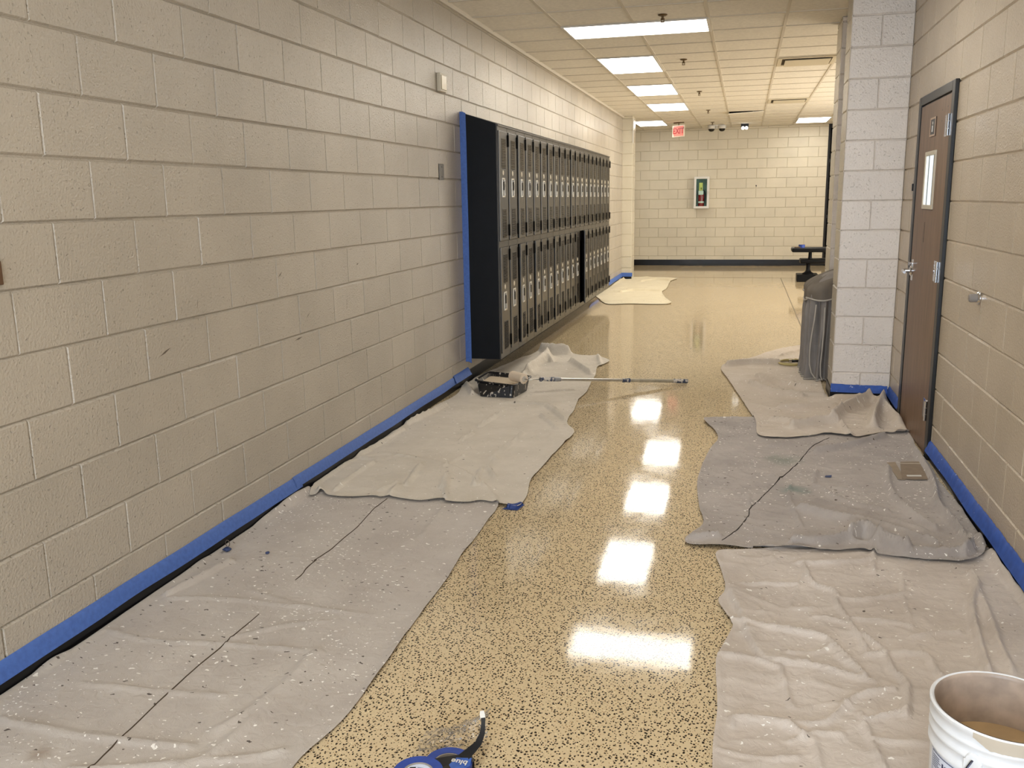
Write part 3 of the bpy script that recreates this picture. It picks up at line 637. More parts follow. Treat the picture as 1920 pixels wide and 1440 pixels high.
# ------------------------------------------------------------------ lockers
PITCH, Y0 = .30, 4.415
M_locks = [M_lock]
M_hframe = plain('bright_handle_frame', lin(205, 198, 184), .3, .35, .1, 60)
def make_door(parent, z0):
    m = MB()
    HD, WD = .846, .262
    m.box((0, -WD, 0), (.014, 0, HD), .003)
    def louv(za, zb, n):
        for i in range(n):
            z = za+(zb-za)*i/(n-1)
            m.prism([(.013, -.165-.028, z), (.0185, -.165-.028, z-.0005), (.013, -.165-.028, z-.0075)], (0, .130, 0))
    louv(.57+.005, .79, 19); louv(.035, .25, 19)
    d = m.build('locker_door', random.choice(M_locks), parent)
    d.location = (.292, .284, z0)
    def sub(nm, mb, mat, sm=False): return mb.build(nm, mat, d, sm, .6)
    for za, zb, n in ((.575, .79, 19), (.035, .25, 19)):
        sl = MB()
        for i in range(n):
            z = za+(zb-za)*i/(n-1)
            sl.box((.0138, -.191, z-.0125+.0008), (.0146, -.065, z-.0078))
        sub('louver_slot_shade', sl, M_matte)  # thin black strips painting the shade of the slits; nothing is cut through
    r = MB(); ya, yb, za, zb = -.190, -.112, .340, .490
    w = .012
    r.box((.013, ya, za), (.020, yb, za+w), .002).box((.013, ya, zb-w), (.020, yb, zb), .002).box((.013, ya, za+w), (.020, ya+w, zb-w), .002).box((.013, yb-w, za+w), (.020, yb, zb-w), .002)
    sub('handle_frame', r, M_hframe)
    sub('handle_cup', MB().box((.0135, ya+w, za+w), (.0148, yb-w, zb-w)), M_darkcup)
    sub('latch', MB().prism([(.0148, -.158, .395), (.0148, -.145, .395), (.0148, -.140, .43), (.0148, -.150, .462), (.0148, -.163, .43)], (.010, 0, 0)), M_black)
    sub('number_plate', MB().lathe([(.001, .0), (.020, .0), (.020, .002), (.018, .003), (.001, .003)], 20, Matrix.Translation((.0138, -.151, .530)) @ Matrix.Rotation(PI/2, 4, 'Y')), M_platew)
    for z in (.035, .735):
        sub('hinge', MB().box((.006, -.008, z), (.024, .014, z+.09), .002), M_matte)
    return d
def make_locker():
    t = empty('locker', (0, Y0, 0))
    b = MB()
    b.prism([(.003, 0, .205), (.288, 0, .205), (.288, 0, 2.043), (.003, 0, 2.137)], (0, PITCH, 0))
    o = b.build('locker_body', M_lock_shaded, t)
    MB().box((.2882, .014, .245), (.2895, .288, 1.995)).build('door_gap_shade', M_matte, t)  # black sheet painting the shade in the gaps around the doors
    f = MB()
    f.box((.287, .001, .205), (.298, .014, 2.04)).box((.287, .288, .205), (.298, .299, 2.04))
    f.box((.287, .016, .205), (.298, .286, .247)).box((.287, .016, 1.097), (.298, .286, 1.144)).box((.287, .016, 1.994), (.298, .286, 2.04))
    f.prism([(.287, .001, 2.040), (.306, .001, 2.036), (.306, .001, 2.026), (.287, .001, 2.026)], (0, .298, 0))
    f.build('locker_frame', M_lock, t)
    make_door(t, 1.147); make_door(t, .249)
    return t
ORD = ['first', 'second', 'third', 'fourth', 'fifth', 'sixth', 'seventh', 'eighth', 'ninth', 'tenth', 'eleventh', 'twelfth', 'thirteenth', 'fourteenth', 'fifteenth', 'sixteenth', 'seventeenth', 'eighteenth', 'nineteenth', 'last']
proto = make_locker()
AJAR = {(12, 1): 13, (2, 1): 3.2, (4, 1): 2.6, (7, 1): 1.8, (2, 0): 1.6, (6, 0): 1.2, (10, 0): 1.5, (14, 0): 1.2, (17, 0): 1.2}
for i in range(20):
    o = proto if i == 0 else copy_tree(proto)
    o.location = (0, Y0+i*PITCH, 0)
    if i == 0: lab = 'dark two-tier locker unit nearest, with the plain black side panel'
    elif i == 12: lab = 'dark two-tier locker unit with its lower black door hanging ajar'
    elif i == 19: lab = 'dark two-tier locker unit at the far end of the bank'
    else: lab = ORD[i]+' dark two-tier locker unit counted from the black end panel'
    tag(o, lab, 'locker', 'two-tier lockers along the left wall')
    ds = sorted([c for c in o.children if c.name.startswith('locker_door')], key=lambda c: -c.location.z)
    for k, dd in enumerate(ds):
        a = AJAR.get((i, k), random.uniform(-.05, .45))
        dd.rotation_euler = (0, 0, math.radians(a))

# ------------------------------------------------------------------ tape
def strip(name, y0, y1, xs, z0, z1, mat, label, amp=.002, ragged=0.0, out=.010, sgn=1, seed=0, parent=None):
    """masking tape stuck along the base: the lower edge stands off the wall"""
    n = max(8, int(abs(y1-y0)/.02)); bm = bmesh.new(); rows = []
    for i in range(n+1):
        y = y0+(y1-y0)*i/n
        nz = mnoise.noise(Vector((y*3.1, seed, 0)))
        rg = abs(mnoise.noise(Vector((y*19, seed, 4))))*ragged
        zb = z0+nz*.004; zt = z1+nz*.003-rg+mnoise.noise(Vector((y*1.3, seed, 9)))*ragged*.6
        o_ = out*(1+.35*mnoise.noise(Vector((y*2, seed, 7))))
        rows.append([bm.verts.new((xs+sgn*.0015, y, zt+.004)), bm.verts.new((xs+sgn*(.0085+o_*.15), y, zt-.006)), bm.verts.new((xs+sgn*(.010+o_*.5), y, zt*.4+zb*.6)), bm.verts.new((xs+sgn*(.010+o_), y, zb))])
    for a, b in zip(rows[:-1], rows[1:]):
        for k in range(3): bm.faces.new((a[k], b[k], b[k+1], a[k+1]))
    for f in bm.faces: f.smooth = True
    me = bpy.data.meshes.new(name); bm.to_mesh(me); bm.free()
    o = link_mesh(name, me, parent, mat)
    if label: tag(o, label, 'tape', 'blue masking tape strips')
    return o
strip('masking_tape', -3.2, 1.50, 0, .050, .104, M_tape, 'long blue masking tape strip on left baseboard, in front of the fold', out=.016, seed=1)
strip('masking_tape', 1.44, 4.15, 0, .058, .108, M_tape, 'blue masking tape strip on left baseboard between the fold and lockers', out=.014, seed=2)
strip('masking_tape', 4.06, 4.46, 0, .066, .120, M_tape, 'short loose blue tape end under the black locker side panel', out=.026, seed=3)
strip('masking_tape', 10.45, 14.09, 0, .05, .11, M_tape, 'blue masking tape on the left baseboard beyond the lockers', out=.016, seed=4)
strip('masking_tape', -2.2, 2.79, XR, .052, .114, M_tape2, 'blue masking tape with ragged top edge along right wall by door', ragged=.014, out=.016, sgn=-1, seed=5)
strip('masking_tape', 3.815, 4.285, XR, .052, .112, M_tape2, 'short blue masking tape between the door frame and the near column', ragged=.012, out=.014, sgn=-1, seed=6)
def strip_x(x0, x1, yw, z0, z1, mat, label, ragged, seed, out=.012):
    o = strip('masking_tape', x0, x1, 0, z0, z1, mat, label, ragged=ragged, out=out, sgn=1, seed=seed)
    # turn the strip so that it runs along x on a face that looks toward -y
    for v in o.data.vertices: v.co = Vector((v.co.y, yw-v.co.x, v.co.z))
    return o
strip_x(2.815, 3.20, 4.297, .060, .112, M_tape2, 'blue masking tape across the front foot of the near column', .012, 8)
strip_x(-.0, .20, 14.097, .05, .115, M_tape, 'blue masking tape wrapping the foot of the far left pilaster', .0, 9)
# vertical strip on the locker side panel
bm = bmesh.new(); rows = []
for i in range(60):
    z = .178+(2.140-.178)*i/59; w = .050+.003*mnoise.noise(Vector((z*2, 3, 1)))
    rows.append([bm.verts.new((.0005, Y0-.0015-.004*abs(mnoise.noise(Vector((z*3, 1, 1)))), z)), bm.verts.new((w*.5, Y0-.002, z)), bm.verts.new((w, Y0-.001, z-.012))])
for a, b in zip(rows[:-1], rows[1:]):
    for k in range(2): bm.faces.new((a[k], a[k+1], b[k+1], b[k]))
me = bpy.data.meshes.new('masking_tape'); bm.to_mesh(me); bm.free()
tag(link_mesh('masking_tape', me, None, M_tape), 'tall vertical blue tape strip between the left wall and lockers', 'tape', 'blue masking tape strips')

# ------------------------------------------------------------------ plates on the left wall
t = empty('wall_plate', (0, 3.96, 2.30)); tag(t, 'almond blank cover plate high on left wall before the lockers', 'wall plate')
MB().box((.001, -.07, -.063), (.030, .07, .063), .006).build('cover', M_platew, t)
MB().box((.030, -.055, -.05), (.036, .055, .05), .004).build('raised_center', plain('plate_sheen', lin(214, 202, 176), .25), t)
t = empty('wall_plate', (0, 3.925, 1.675)); tag(t, 'dark grey blank electrical plate on left wall at lock height', 'wall plate')
M_dg = plain('dark_grey_plate', lin(84, 78, 68), .4, .4)
MB().box((.001, -.050, -.057), (.008, .050, .057), .003).build('cover', M_dg, t)
for z in (-.035, .035): MB().lathe([(.001, 0), (.006, 0), (.005, .002), (.001, .002)], 12, Matrix.Translation((.008, 0, z)) @ Matrix.Rotation(PI/2, 4, 'Y')).build('screw', M_darkcup, t)
t = empty('wall_plate', (0, -.30, 1.277)); tag(t, 'brown plate on left wall cut off by the picture edge', 'wall plate')
MB().box((.001, -.06, -.036), (.010, .062, .036), .003).build('cover', plain('brown_plate', lin(92, 66, 44), .5), t)
# scuffs on the painted blocks
M_scuff = plain('scuff', lin(92, 80, 66), .7)
def scuff(y, z, dy, dz, w):
    o = MB().prism([(.0008, y-dy, z-dz), (.0008, y, z-w), (.0008, y+dy, z+dz), (.0008, y, z+w)], (.0004, 0, 0)).build('scuff_mark', M_scuff, WL)
for a in ((.518, .909, .035, .012, .004), (.757, 1.069, .004, .018, .003), (1.457, 1.131, .02, .012, .003), (2.193, .904, .004, .03, .004), (1.603, .796, .04, .004, .004), (2.366, 1.117, .016, .002, .004), (1.72, .90, .02, .012, .002)):
    scuff(*a)

# ------------------------------------------------------------------ door on the right wall
dr = empty('door_1', (XR, 0, 0)); struct(dr)
f = MB()
for lo, hi in (((-.020, 2.780, .0), (0, 2.850, 2.045)), ((-.020, 3.725, .0), (0, 3.800, 2.045)), ((-.020, 2.850, 1.993), (0, 3.725, 2.045))): f.box(lo, hi, .004)
f.box((-.006, 2.85, .01), (-.001, 3.725, 1.993))
f.build('door_frame', M_frame, dr)
s = MB().box((-.016, 2.868, .012), (-.006, 3.712, 1.983), .002).build('door_slab', M_wood, dr)
wf = MB()
for lo, hi in (((3.145, 1.375), (3.455, 1.40)), ((3.145, 1.68), (3.455, 1.705)), ((3.145, 1.40), (3.17, 1.68)), ((3.43, 1.40), (3.455, 1.68))):
    wf.box((-.024, lo[0], lo[1]), (-.015, hi[0], hi[1]), .003)
w = wf.build('window_frame', M_platew, dr)
M_room_glow = emissive('room_glow_glass', (.80, .92, 1.0, 1), .42)  # glowing pane stands in for the bright room behind the glass
MB().box((-.019, 3.17, 1.40), (-.0165, 3.43, 1.68)).build('window_pane', M_room_glow, w)
MB().box((-.022, 3.325, 1.40), (-.0185, 3.337, 1.68)).build('window_bar', plain('window_bar_grey', lin(120, 125, 128), .4), w)
MB().box((-.022, 3.17, 1.40), (-.0185, 3.20, 1.68)).build('pane_edge_strip', plain('pane_edge_grey', lin(138, 146, 150), .4), w)  # grey strip along the near edge of the pane
pl = MB().box((-.020, 3.228, 1.787), (-.016, 3.380, 1.893), .001).build('sign_plate', M_black, dr)
b = MB()
for lo, hi in (((3.228, 1.787), (3.380, 1.797)), ((3.228, 1.883), (3.380, 1.893)), ((3.228, 1.797), (3.240, 1.883)), ((3.368, 1.797), (3.380, 1.883))): b.box((-.022, lo[0], lo[1]), (-.0195, hi[0], hi[1]))
b.build('sign_border', plain('tan_border', lin(182, 156, 134), .5), pl)
MB().box((-.0215, 3.300, 1.812), (-.0197, 3.318, 1.848), .003).lathe([(.001, 0), (.009, 0), (.009, .0016), (.001, .0016)], 14, Matrix.Translation((-.0199, 3.309, 1.861)) @ Matrix.Rotation(-PI/2, 4, 'Y')).build('sign_symbol', M_white, pl)
for z in (.206, .985, 1.765):
    h = MB()
    h.box((-.0185, 2.880, z), (-.0155, 2.985, z+.113), .001)
    for k in range(3): h.tube([(-.025, 2.866, z+.001+k*.038), (-.025, 2.866, z+.036+k*.038)], .0085, 12)
    h.build('hinge', M_chrome, dr, True, .5)
hd = MB().lathe([(.001, 0), (.034, 0), (.034, .008), (.026, .014), (.016, .016), (.013, .05), (.001, .05)], 24, Matrix.Translation((-.015, 3.655, .990)) @ Matrix.Rotation(-PI/2, 4, 'Y')).tube([(-.055, 3.655, .990), (-.068, 3.650, .990), (-.074, 3.62, .990), (-.076, 3.55, .988)], [.013, .012, .011, .009], 12).build('door_handle', M_chrome, dr, True, .8)
MB().lathe([(.001, 0), (.012, 0), (.012, .02), (.001, .02)], 16, Matrix.Translation((-.018, 3.655, 1.035)) @ Matrix.Rotation(-PI/2, 4, 'Y')).build('lock_cylinder', M_chrome, hd, True, .6)
MB().box((-.018, 3.63, .93), (-.0155, 3.68, 1.06), .001).build('lock_plate', M_steel, hd)
for y, z in ((3.085, 1.915), (2.943, 1.922), (3.081, 1.856)):
    MB().lathe([(.001, 0), (.006, 0), (.001, .0006)], 10, Matrix.Translation((-.0161, y, z)) @ Matrix.Rotation(-PI/2, 4, 'Y')).build('screw_hole', M_darkcup, dr)
MB().box((-.0165, 3.35, 1.18), (-.0158, 3.356, 1.30)).build('door_scratch', plain('scratch_dark', lin(30, 18, 12), .6), dr)

t = empty('light_switch', (XR, 3.88, 1.506)); tag(t, 'small grey switch plate with dark toggle between column and door', 'switch')
MB().box((-.007, -.040, -.045), (-.001, .040, .045), .002).build('switch_plate', plain('switch_grey', lin(150, 140, 122), .4, .2), t)
MB().box((-.016, -.010, -.024), (-.006, .012, .022), .003).build('toggle', M_black, t)
t = empty('mounted_bumper', (XR, 1.995, .995)); tag(t, 'round chrome wall bumper with grey rubber on right wall', 'door stop')
R_ = Matrix.Rotation(-PI/2, 4, 'Y')
MB().lathe([(.001, .0005), (.031, .0005), (.031, .006), (.026, .012), (.020, .014), (.001, .014)], 28, R_).build('bumper_flange', M_chrome, t, True, .6)
MB().lathe([(.001, .012), (.019, .012), (.019, .040), (.014, .046), (.001, .046)], 24, R_).build('rubber_pad', plain('grey_rubber', lin(140, 134, 128), .7), t, True, .6)

# ------------------------------------------------------------------ drop cloths
def smooth_line(pts, closed=False, sub=5):
    P = [np.array(p, float) for p in pts]; n = len(P); out = []
    m = n if closed else n-1
    for i in range(m):
        p1, p2 = P[i], P[(i+1) % n]
        p0 = P[i-1] if (closed or i > 0) else p1
        p3 = P[(i+2) % n] if (closed or i < n-2) else p2
        k = .6
        for s in range(sub):
            t = s/sub; t2, t3 = t*t, t*t*t
            m1 = k*(p2-p0)*.8; m2 = k*(p3-p1)*.8
            out.append((2*t3-3*t2+1)*p1+(t3-2*t2+t)*m1+(-2*t3+3*t2)*p2+(t3-t2)*m2)
    if not closed: out.append(P[-1])
    return np.array(out)
def seg_dist(Q, L, closed=False, signed=False):
    """distance of the points Q to the polyline L (and the side they lie on)"""
    best = np.full(len(Q), 1e9); side = np.ones(len(Q)); near = np.zeros((len(Q), 2))
    n = len(L)
    for i in range(n if closed else n-1):
        a, b = L[i], L[(i+1) % n]; ab = b-a; l2 = ab@ab
        if l2 < 1e-12: continue
        t = np.clip(((Q-a)@ab)/l2, 0, 1); c = a+t[:, None]*ab
        d = np.hypot(*(Q-c).T)
        u = d < best
        best = np.where(u, d, best); near[u] = c[u]
        cr = ab[0]*(Q[:, 1]-a[1])-ab[1]*(Q[:, 0]-a[0])
        side = np.where(u, np.sign(cr), side)
    return best, side, near
def inside(Q, L):
    r = np.zeros(len(Q), bool); n = len(L)
    for i in range(n):
        (x1, y1), (x2, y2) = L[i], L[i-1]
        c = ((y1 > Q[:, 1]) != (y2 > Q[:, 1])) & (Q[:, 0] < (x2-x1)*(Q[:, 1]-y1)/(y2-y1+1e-15)+x1)
        r ^= c
    return r
def fbm(Q, fx, fy, seed, rot=0.0):
    c, s = math.cos(rot), math.sin(rot)
    return np.array([mnoise.noise(Vector(((x*c+y*s)*fx, (-x*s+y*c)*fy, seed))) for x, y in Q])
class Cloth:
    def __init__(s, key, clip, amp, under=(), seed=1, wr=(7, 12, .5), gain=1.25):
        s.gain = gain
        s.L = smooth_line([(min(max(x, clip[0]), clip[1]), y) for x, y in OUTLINE[key]], True, 4)
        s.L[:, 0] = np.clip(s.L[:, 0], clip[0], clip[1])
        s.cre = [(smooth_line(p, False, 3), h, a, b) for p, h, a, b in CREASE[key]]
        s.amp, s.under, s.seed, s.wr = amp, under, seed, wr
    def height(s, Q, ins=None):
        Q = np.asarray(Q, float)
        if ins is None: ins = inside(Q, s.L)
        de, _, _ = seg_dist(Q, s.L, True)
        z = np.zeros(len(Q))
        acc = np.zeros(len(Q))
        lo = Q.min(0); hi = Q.max(0)
        for p, h, a, b in s.cre:
            d, sd, _ = seg_dist(Q, p)
            w = np.where(sd > 0, a, b)*.62
            acc += (s.gain*h*np.exp(-(d/w)**1.6))**2
        acc = np.sqrt(acc)
        fx, fy, rot = s.wr
        n1 = fbm(Q, fx, fy, s.seed, rot); n2 = fbm(Q, fx*2.3, fy*2.3, s.seed+5, rot+.7); n3 = fbm(Q, 2.5, 2.5, s.seed+9)
        wr = (1-np.abs(n1)*2.2).clip(0, 1)**3*s.amp*(.6+.8*(n3+.5).clip(0, 1))+(1-np.abs(n2)*2.2).clip(0, 1)**3*s.amp*.45
        edge = np.clip(de/.03, 0, 1)
        lift = np.maximum(0, fbm(Q, 6, 6, s.seed+20))*.014+.004
        hem = .004*np.exp(-((de-.010)/.007)**2)
        z = .004+(wr)*edge+acc*(.35+.65*edge)+lift*(1-edge)+hem
        bse = np.zeros(len(Q))
        for u in s.under: bse = np.maximum(bse, u.height(Q)+.003)
        if s.under:
            bse = np.where(de < 0.0, 0, bse)
        return np.where(ins, z+bse, 0)
    def z(s, x, y): return float(s.height(np.array([[x, y]]))[0])
    def build(s, name, mat, res, label, ymin=None):
        lo = s.L.min(0); hi = s.L.max(0)
        nx = int((hi[0]-lo[0])/res)+2; ny = int((hi[1]-lo[1])/res)+2
        gx = lo[0]+np.arange(nx)*res; gy = lo[1]+np.arange(ny)*res
        GX, GY = np.meshgrid(gx, gy, indexing='ij'); V = np.stack([GX.ravel(), GY.ravel()], 1)
        Cc = V.reshape(nx, ny, 2)[:-1, :-1].reshape(-1, 2)+res/2
        keep = inside(Cc, s.L).reshape(nx-1, ny-1)
        cnt = np.zeros((nx, ny), int)
        for dx in (0, 1):
            for dy in (0, 1): cnt[dx:dx+nx-1, dy:dy+ny-1] += keep
        used = cnt > 0; bnd = used & (cnt < 4)
        bi = np.where(bnd.ravel())[0]
        _, _, near = seg_dist(V[bi], s.L, True)
        V[bi] = near
        ui = np.where(used.ravel())[0]; idx = -np.ones(nx*ny, int); idx[ui] = np.arange(len(ui))
        Q = V[ui]; ins = np.ones(len(Q), bool)
        Z = s.height(Q, ins)
        verts = np.column_stack([Q, Z])
        ii, jj = np.where(keep)
        f = np.stack([idx[ii*ny+jj], idx[(ii+1)*ny+jj], idx[(ii+1)*ny+jj+1], idx[ii*ny+jj+1]], 1)
        me = bpy.data.meshes.new(name); me.from_pydata(verts.tolist(), [], f.tolist())
        me.polygons.foreach_set('use_smooth', [True]*len(me.polygons))
        o = link_mesh(name, me, None, mat); tag(o, label, 'drop cloth', 'canvas drop cloths on the floor')
        s.obj = o
        return o
    def seam(s, pts, mat, w=.0055, name='seam', taper=True):
        L = smooth_line(pts, False, 8); T = np.gradient(L, axis=0); T /= np.hypot(*T.T)[:, None]+1e-9
        Nn = np.stack([-T[:, 1], T[:, 0]], 1); n = len(L)
        bm = bmesh.new(); rows = []
        for i in range(n):
            k = min(1, i/6+.05, (n-1-i)/6+.05) if taper else 1
            ww = w*k*(.75+.5*mnoise.noise(Vector((L[i][0]*30, L[i][1]*30, 2))))
            row = []
            for q, dz in ((-1, -.001), (0, .0022), (1, -.001)):
                p = L[i]+Nn[i]*ww*q*.5
                row.append(bm.verts.new((p[0], p[1], s.z(p[0], p[1])+dz+.0012)))
            rows.append(row)
        for a, b in zip(rows[:-1], rows[1:]):
            for k in range(2): bm.faces.new((a[k], b[k], b[k+1], a[k+1]))
        me = bpy.data.meshes.new(name); bm.to_mesh(me); bm.free()
        return link_mesh(name, me, s.obj, mat)
CREASE['C'] += [([(2.25, 4.75), (2.40, 4.45), (2.62, 4.30)], .022, .03, .018), ([(2.30, 5.0), (2.50, 4.72), (2.78, 4.52)], .022, .03, .018), ([(2.45, 3.9), (2.75, 4.0), (3.0, 4.02)], .018, .03, .02), ([(2.38, 3.5), (2.6, 3.42), (2.8, 3.5)], .02, .03, .02), ([(2.86, 4.235), (3.05, 4.235), (3.15, 4.18)], .026, .10, .06), ([(3.15, 4.1), (3.17, 3.8), (3.16, 3.5)], .03, .06, .05)]
CL = (.012, XR-.014)
cD = Cloth('D', CL, .0018, seed=1, wr=(2.2, 5, .1), gain=1.8)
cE = Cloth('E', CL, .0032, (cD,), seed=2, wr=(4, 6, .5), gain=2.0)
cA = Cloth('A', CL, .0052, seed=3, wr=(5, 9, .25))
cB = Cloth('B', CL, .0048, (cA,), seed=4, wr=(4, 9, -.2), gain=1.45)
cC = Cloth('C', CL, .0040, (cB,), seed=5, wr=(4, 7, .2), gain=1.9)
cF = Cloth('F', CL, .0060, seed=6, wr=(3, 5, .2))
M_cD = canvas('canvas_beige', lin(174, 164, 154), lin(189, 180, 170), .55, .5, stain=[(.355, -.68, .05, lin(136, 112, 84))])
M_cE = canvas('canvas_cream', lin(194, 184, 168), lin(207, 197, 182), .10, .12)
M_cA = canvas('canvas_soft', lin(187, 175, 163), lin(206, 195, 184), .28, .10)
M_cB = canvas('canvas_grey', lin(158, 149, 142), lin(178, 169, 161), .50, .5, stain=[(2.42, 2.60, .13, lin(112, 124, 108)), (2.46, 2.06, .09, lin(96, 120, 110))])
M_cC = canvas('canvas_pale', lin(194, 180, 162), lin(206, 193, 178), .35, .2)
M_cF = canvas('canvas_far', lin(204, 192, 162), lin(214, 203, 174), .10, .2)
cD.build('drop_cloth', M_cD, .012, 'large flat beige drop cloth with two dark seams, front left')
cE.build('drop_cloth', M_cE, .012, 'cream drop cloth under the black paint tray')
cA.build('drop_cloth', M_cA, .0085, 'wrinkled cream drop cloth under the white paint bucket')
cB.build('drop_cloth', M_cB, .0105, 'grey paint-splattered drop cloth with diagonal seam in front of the door')
cC.build('drop_cloth', M_cC, .012, 'pale drop cloth at the foot of the near column')
cF.build('drop_cloth', M_cF, .025, 'cream drop cloth at the far end of the lockers')
M_seam = plain('seam_brown', lin(72, 58, 44), .9)  # dark brown strip laid along the seam
cD.seam(SEAM['D1'], M_seam, .006); cD.seam(SEAM['D2'], M_seam, .006)
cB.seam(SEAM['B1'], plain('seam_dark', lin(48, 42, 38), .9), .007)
# blue tape holding the cloth corner
def patch(name, quad, cl, mat, parent=None, n=8, dz=.003):
    bm = bmesh.new(); q = [np.array(p) for p in quad]; rows = []
    for i in range(n+1):
        r = []
        for j in range(n+1):
            u, v = i/n, j/n
            p = (1-u)*(1-v)*q[0]+u*(1-v)*q[1]+u*v*q[2]+(1-u)*v*q[3]
            z = max(c.z(p[0], p[1]) for c in cl)
            r.append(bm.verts.new((p[0], p[1], z+dz)))
        rows.append(r)
    for a, b in zip(rows[:-1], rows[1:]):
        for k in range(n): bm.faces.new((a[k], b[k], b[k+1], a[k+1]))
    me = bpy.data.meshes.new(name); bm.to_mesh(me); bm.free()
    return link_mesh(name, me, parent, mat)
tag(patch('tape_piece', [(1.075, 1.500), (1.154, 1.497), (1.172, 1.590), (1.110, 1.560)], (cD, cE), plain('navy_tape', lin(30, 58, 120), .6, noise=.2)), 'navy tape square on the near corner of the tray cloth', 'tape piece')
tag(patch('tape_piece', [(2.622, 2.305), (2.655, 2.312), (2.660, 2.345), (2.628, 2.340)], (cB,), plain('navy_tape_scrap', lin(44, 62, 104), .7, noise=.3)), 'tiny navy tape square on the grey cloth in front of door', 'tape piece')
# crumpled tape scraps on the near left cloth
def scrap(x, y, r, label, loop=False):
    t = empty('tape_scrap', (x, y, cD.z(x, y)+.001)); tag(t, label, 'tape scrap')
    bm = bmesh.new(); bmesh.ops.create_icosphere(bm, subdivisions=2, radius=r)
    for v in bm.verts:
        v.co *= 1+.55*mnoise.noise(v.co*70+Vector((x*9, y*7, 1)))
        v.co.z = v.co.z*.6+r*.5
    me = bpy.data.meshes.new('crumpled_wad'); bm.to_mesh(me); bm.free()
    link_mesh('crumpled_wad', me, t, plain('crumpled_blue', lin(52, 66, 104), .6, noise=.4, nscale=80))
    if loop: MB().tube([(.004+.010*math.cos(a), .004, r*1.2+.014+.014*math.sin(a)) for a in np.linspace(-1.3, 4.4, 14)], .0018, 6).build('tape_curl', plain('curl_dark', lin(84, 72, 60), .6), t, True)
scrap(.055, .735, .017, 'crumpled blue tape scrap with curl beside left baseboard', True)
scrap(.245, .745, .009, 'tiny dark tape scrap on the seam of the beige cloth')

# ------------------------------------------------------------------ cardboard sheet on grey cloth
t = empty('cardboard_sheet', (0, 0, 0)); tag(t, 'flattened brown cardboard sheet on the grey cloth near the right wall', 'cardboard')
M_card = plain('brown_card', lin(150, 134, 114), .6, noise=.15); M_card2 = plain('brown_card_inner', lin(138, 121, 102), .5, noise=.2)
zc = float(np.percentile([cB.z(x, y) for x in np.linspace(2.97, 3.15, 8) for y in np.linspace(2.33, 2.67, 10)], 80))
MB().prism([(2.985, 2.34, zc), (3.02, 2.33, zc), (3.02, 2.66, zc), (2.975, 2.64, zc)], (0, 0, .003)).build('card_flap', M_card, t)
MB().prism([(3.003, 2.336, zc+.001), (3.135, 2.36, zc+.001), (3.147, 2.68, zc+.001), (3.045, 2.655, zc+.001)], (0, 0, .006)).build('card_panel', M_card2, t)
MB().prism([(3.036, 2.378, zc+.0072), (3.109, 2.392, zc+.0072), (3.110, 2.416, zc+.0072), (3.037, 2.402, zc+.0072)], (0, 0, .001)).build('white_label', M_white, t)
MB().prism([(3.04, 2.618, zc+.0072), (3.147, 2.632, zc+.0072), (3.147, 2.640, zc+.0072), (3.04, 2.626, zc+.0072)], (0, 0, .001)).build('pale_edge', M_platew, t)
MB().prism([(3.136, 2.362, zc+.001), (3.190, 2.385, zc+.001), (3.186, 2.394, zc+.001), (3.136, 2.374, zc+.001)], (0, 0, .004)).build('torn_white_corner', M_white, t)

# ------------------------------------------------------------------ paint tray
zt = max(cE.z(x, y) for x in np.linspace(.25, .57, 8) for y in np.linspace(3.87, 4.25, 8))*.6
t = empty('paint_tray', (0, 0, zt)); tag(t, 'black paint-splashed roller tray full of cream paint', 'paint tray')
rim = [(.186, 4.00), (.550, 3.86), (.600, 4.245), (.200, 4.37)]
bot = [(.262, 3.895), (.532, 3.872), (.572, 4.185), (.262, 4.27)]
def lerp(a, b, k): return [((1-k)*p[0]+k*q[0], (1-k)*p[1]+k*q[1]) for p, q in zip(a, b)]
def scl(a, s):
    cx = sum(p[0] for p in a)/4; cy = sum(p[1] for p in a)/4
    return [(cx+(p[0]-cx)*s, cy+(p[1]-cy)*s) for p in a]
def rnd(a, z, r=.22, m=5):
    """rounded quad ring"""
    out = []
    for i in range(4):
        p = np.array(a[i]); pa = np.array(a[i-1]); pb = np.array(a[(i+1) % 4])
        A = p+(pa-p)*r*.5; B = p+(pb-p)*r*.5
        for k in range(m+1):
            u = k/m; q = (1-u)**2*A+2*u*(1-u)*p+u*u*B
            out.append((q[0], q[1], z))
    return out
bm = bmesh.new()
rings = [rnd(bot, .004), rnd(lerp(bot, scl(rim, .93), 1), .096), rnd(rim, .098), rnd(scl(rim, 1.005), .105), rnd(scl(rim, .97), .108), rnd(scl(rim, .90), .100), rnd(scl(bot, .97), .012)]
vr = [[bm.verts.new(p) for p in r] for r in rings]
for a, b in zip(vr[:-1], vr[1:]):
    n = len(a)
    for i in range(n): bm.faces.new((a[i], a[(i+1) % n], b[(i+1) % n], b[i]))
bm.faces.new(vr[0][::-1]); bm.faces.new(vr[-1])
me = bpy.data.meshes.new('tray_shell'); bmesh.ops.recalc_face_normals(bm, faces=bm.faces[:]); bm.to_mesh(me); bm.free()
link_mesh('tray_shell', me, t, speckled('black_tray_paint_splashed', (.007, .007, .008, 1), .35, lin(190, 180, 165), .60, .64, 42, .2, stretch=(1, 1, .6)))
M_paint = plain('wet_cream_paint', lin(226, 208, 182), .25)
bm = bmesh.new(); q = rnd(lerp(scl(bot, .97), scl(rim, .90), .74), .077)
bm.faces.new([bm.verts.new(p) for p in q]); me = bpy.data.meshes.new('paint_pool'); bm.to_mesh(me); bm.free(); link_mesh('paint_pool', me, t, M_paint)

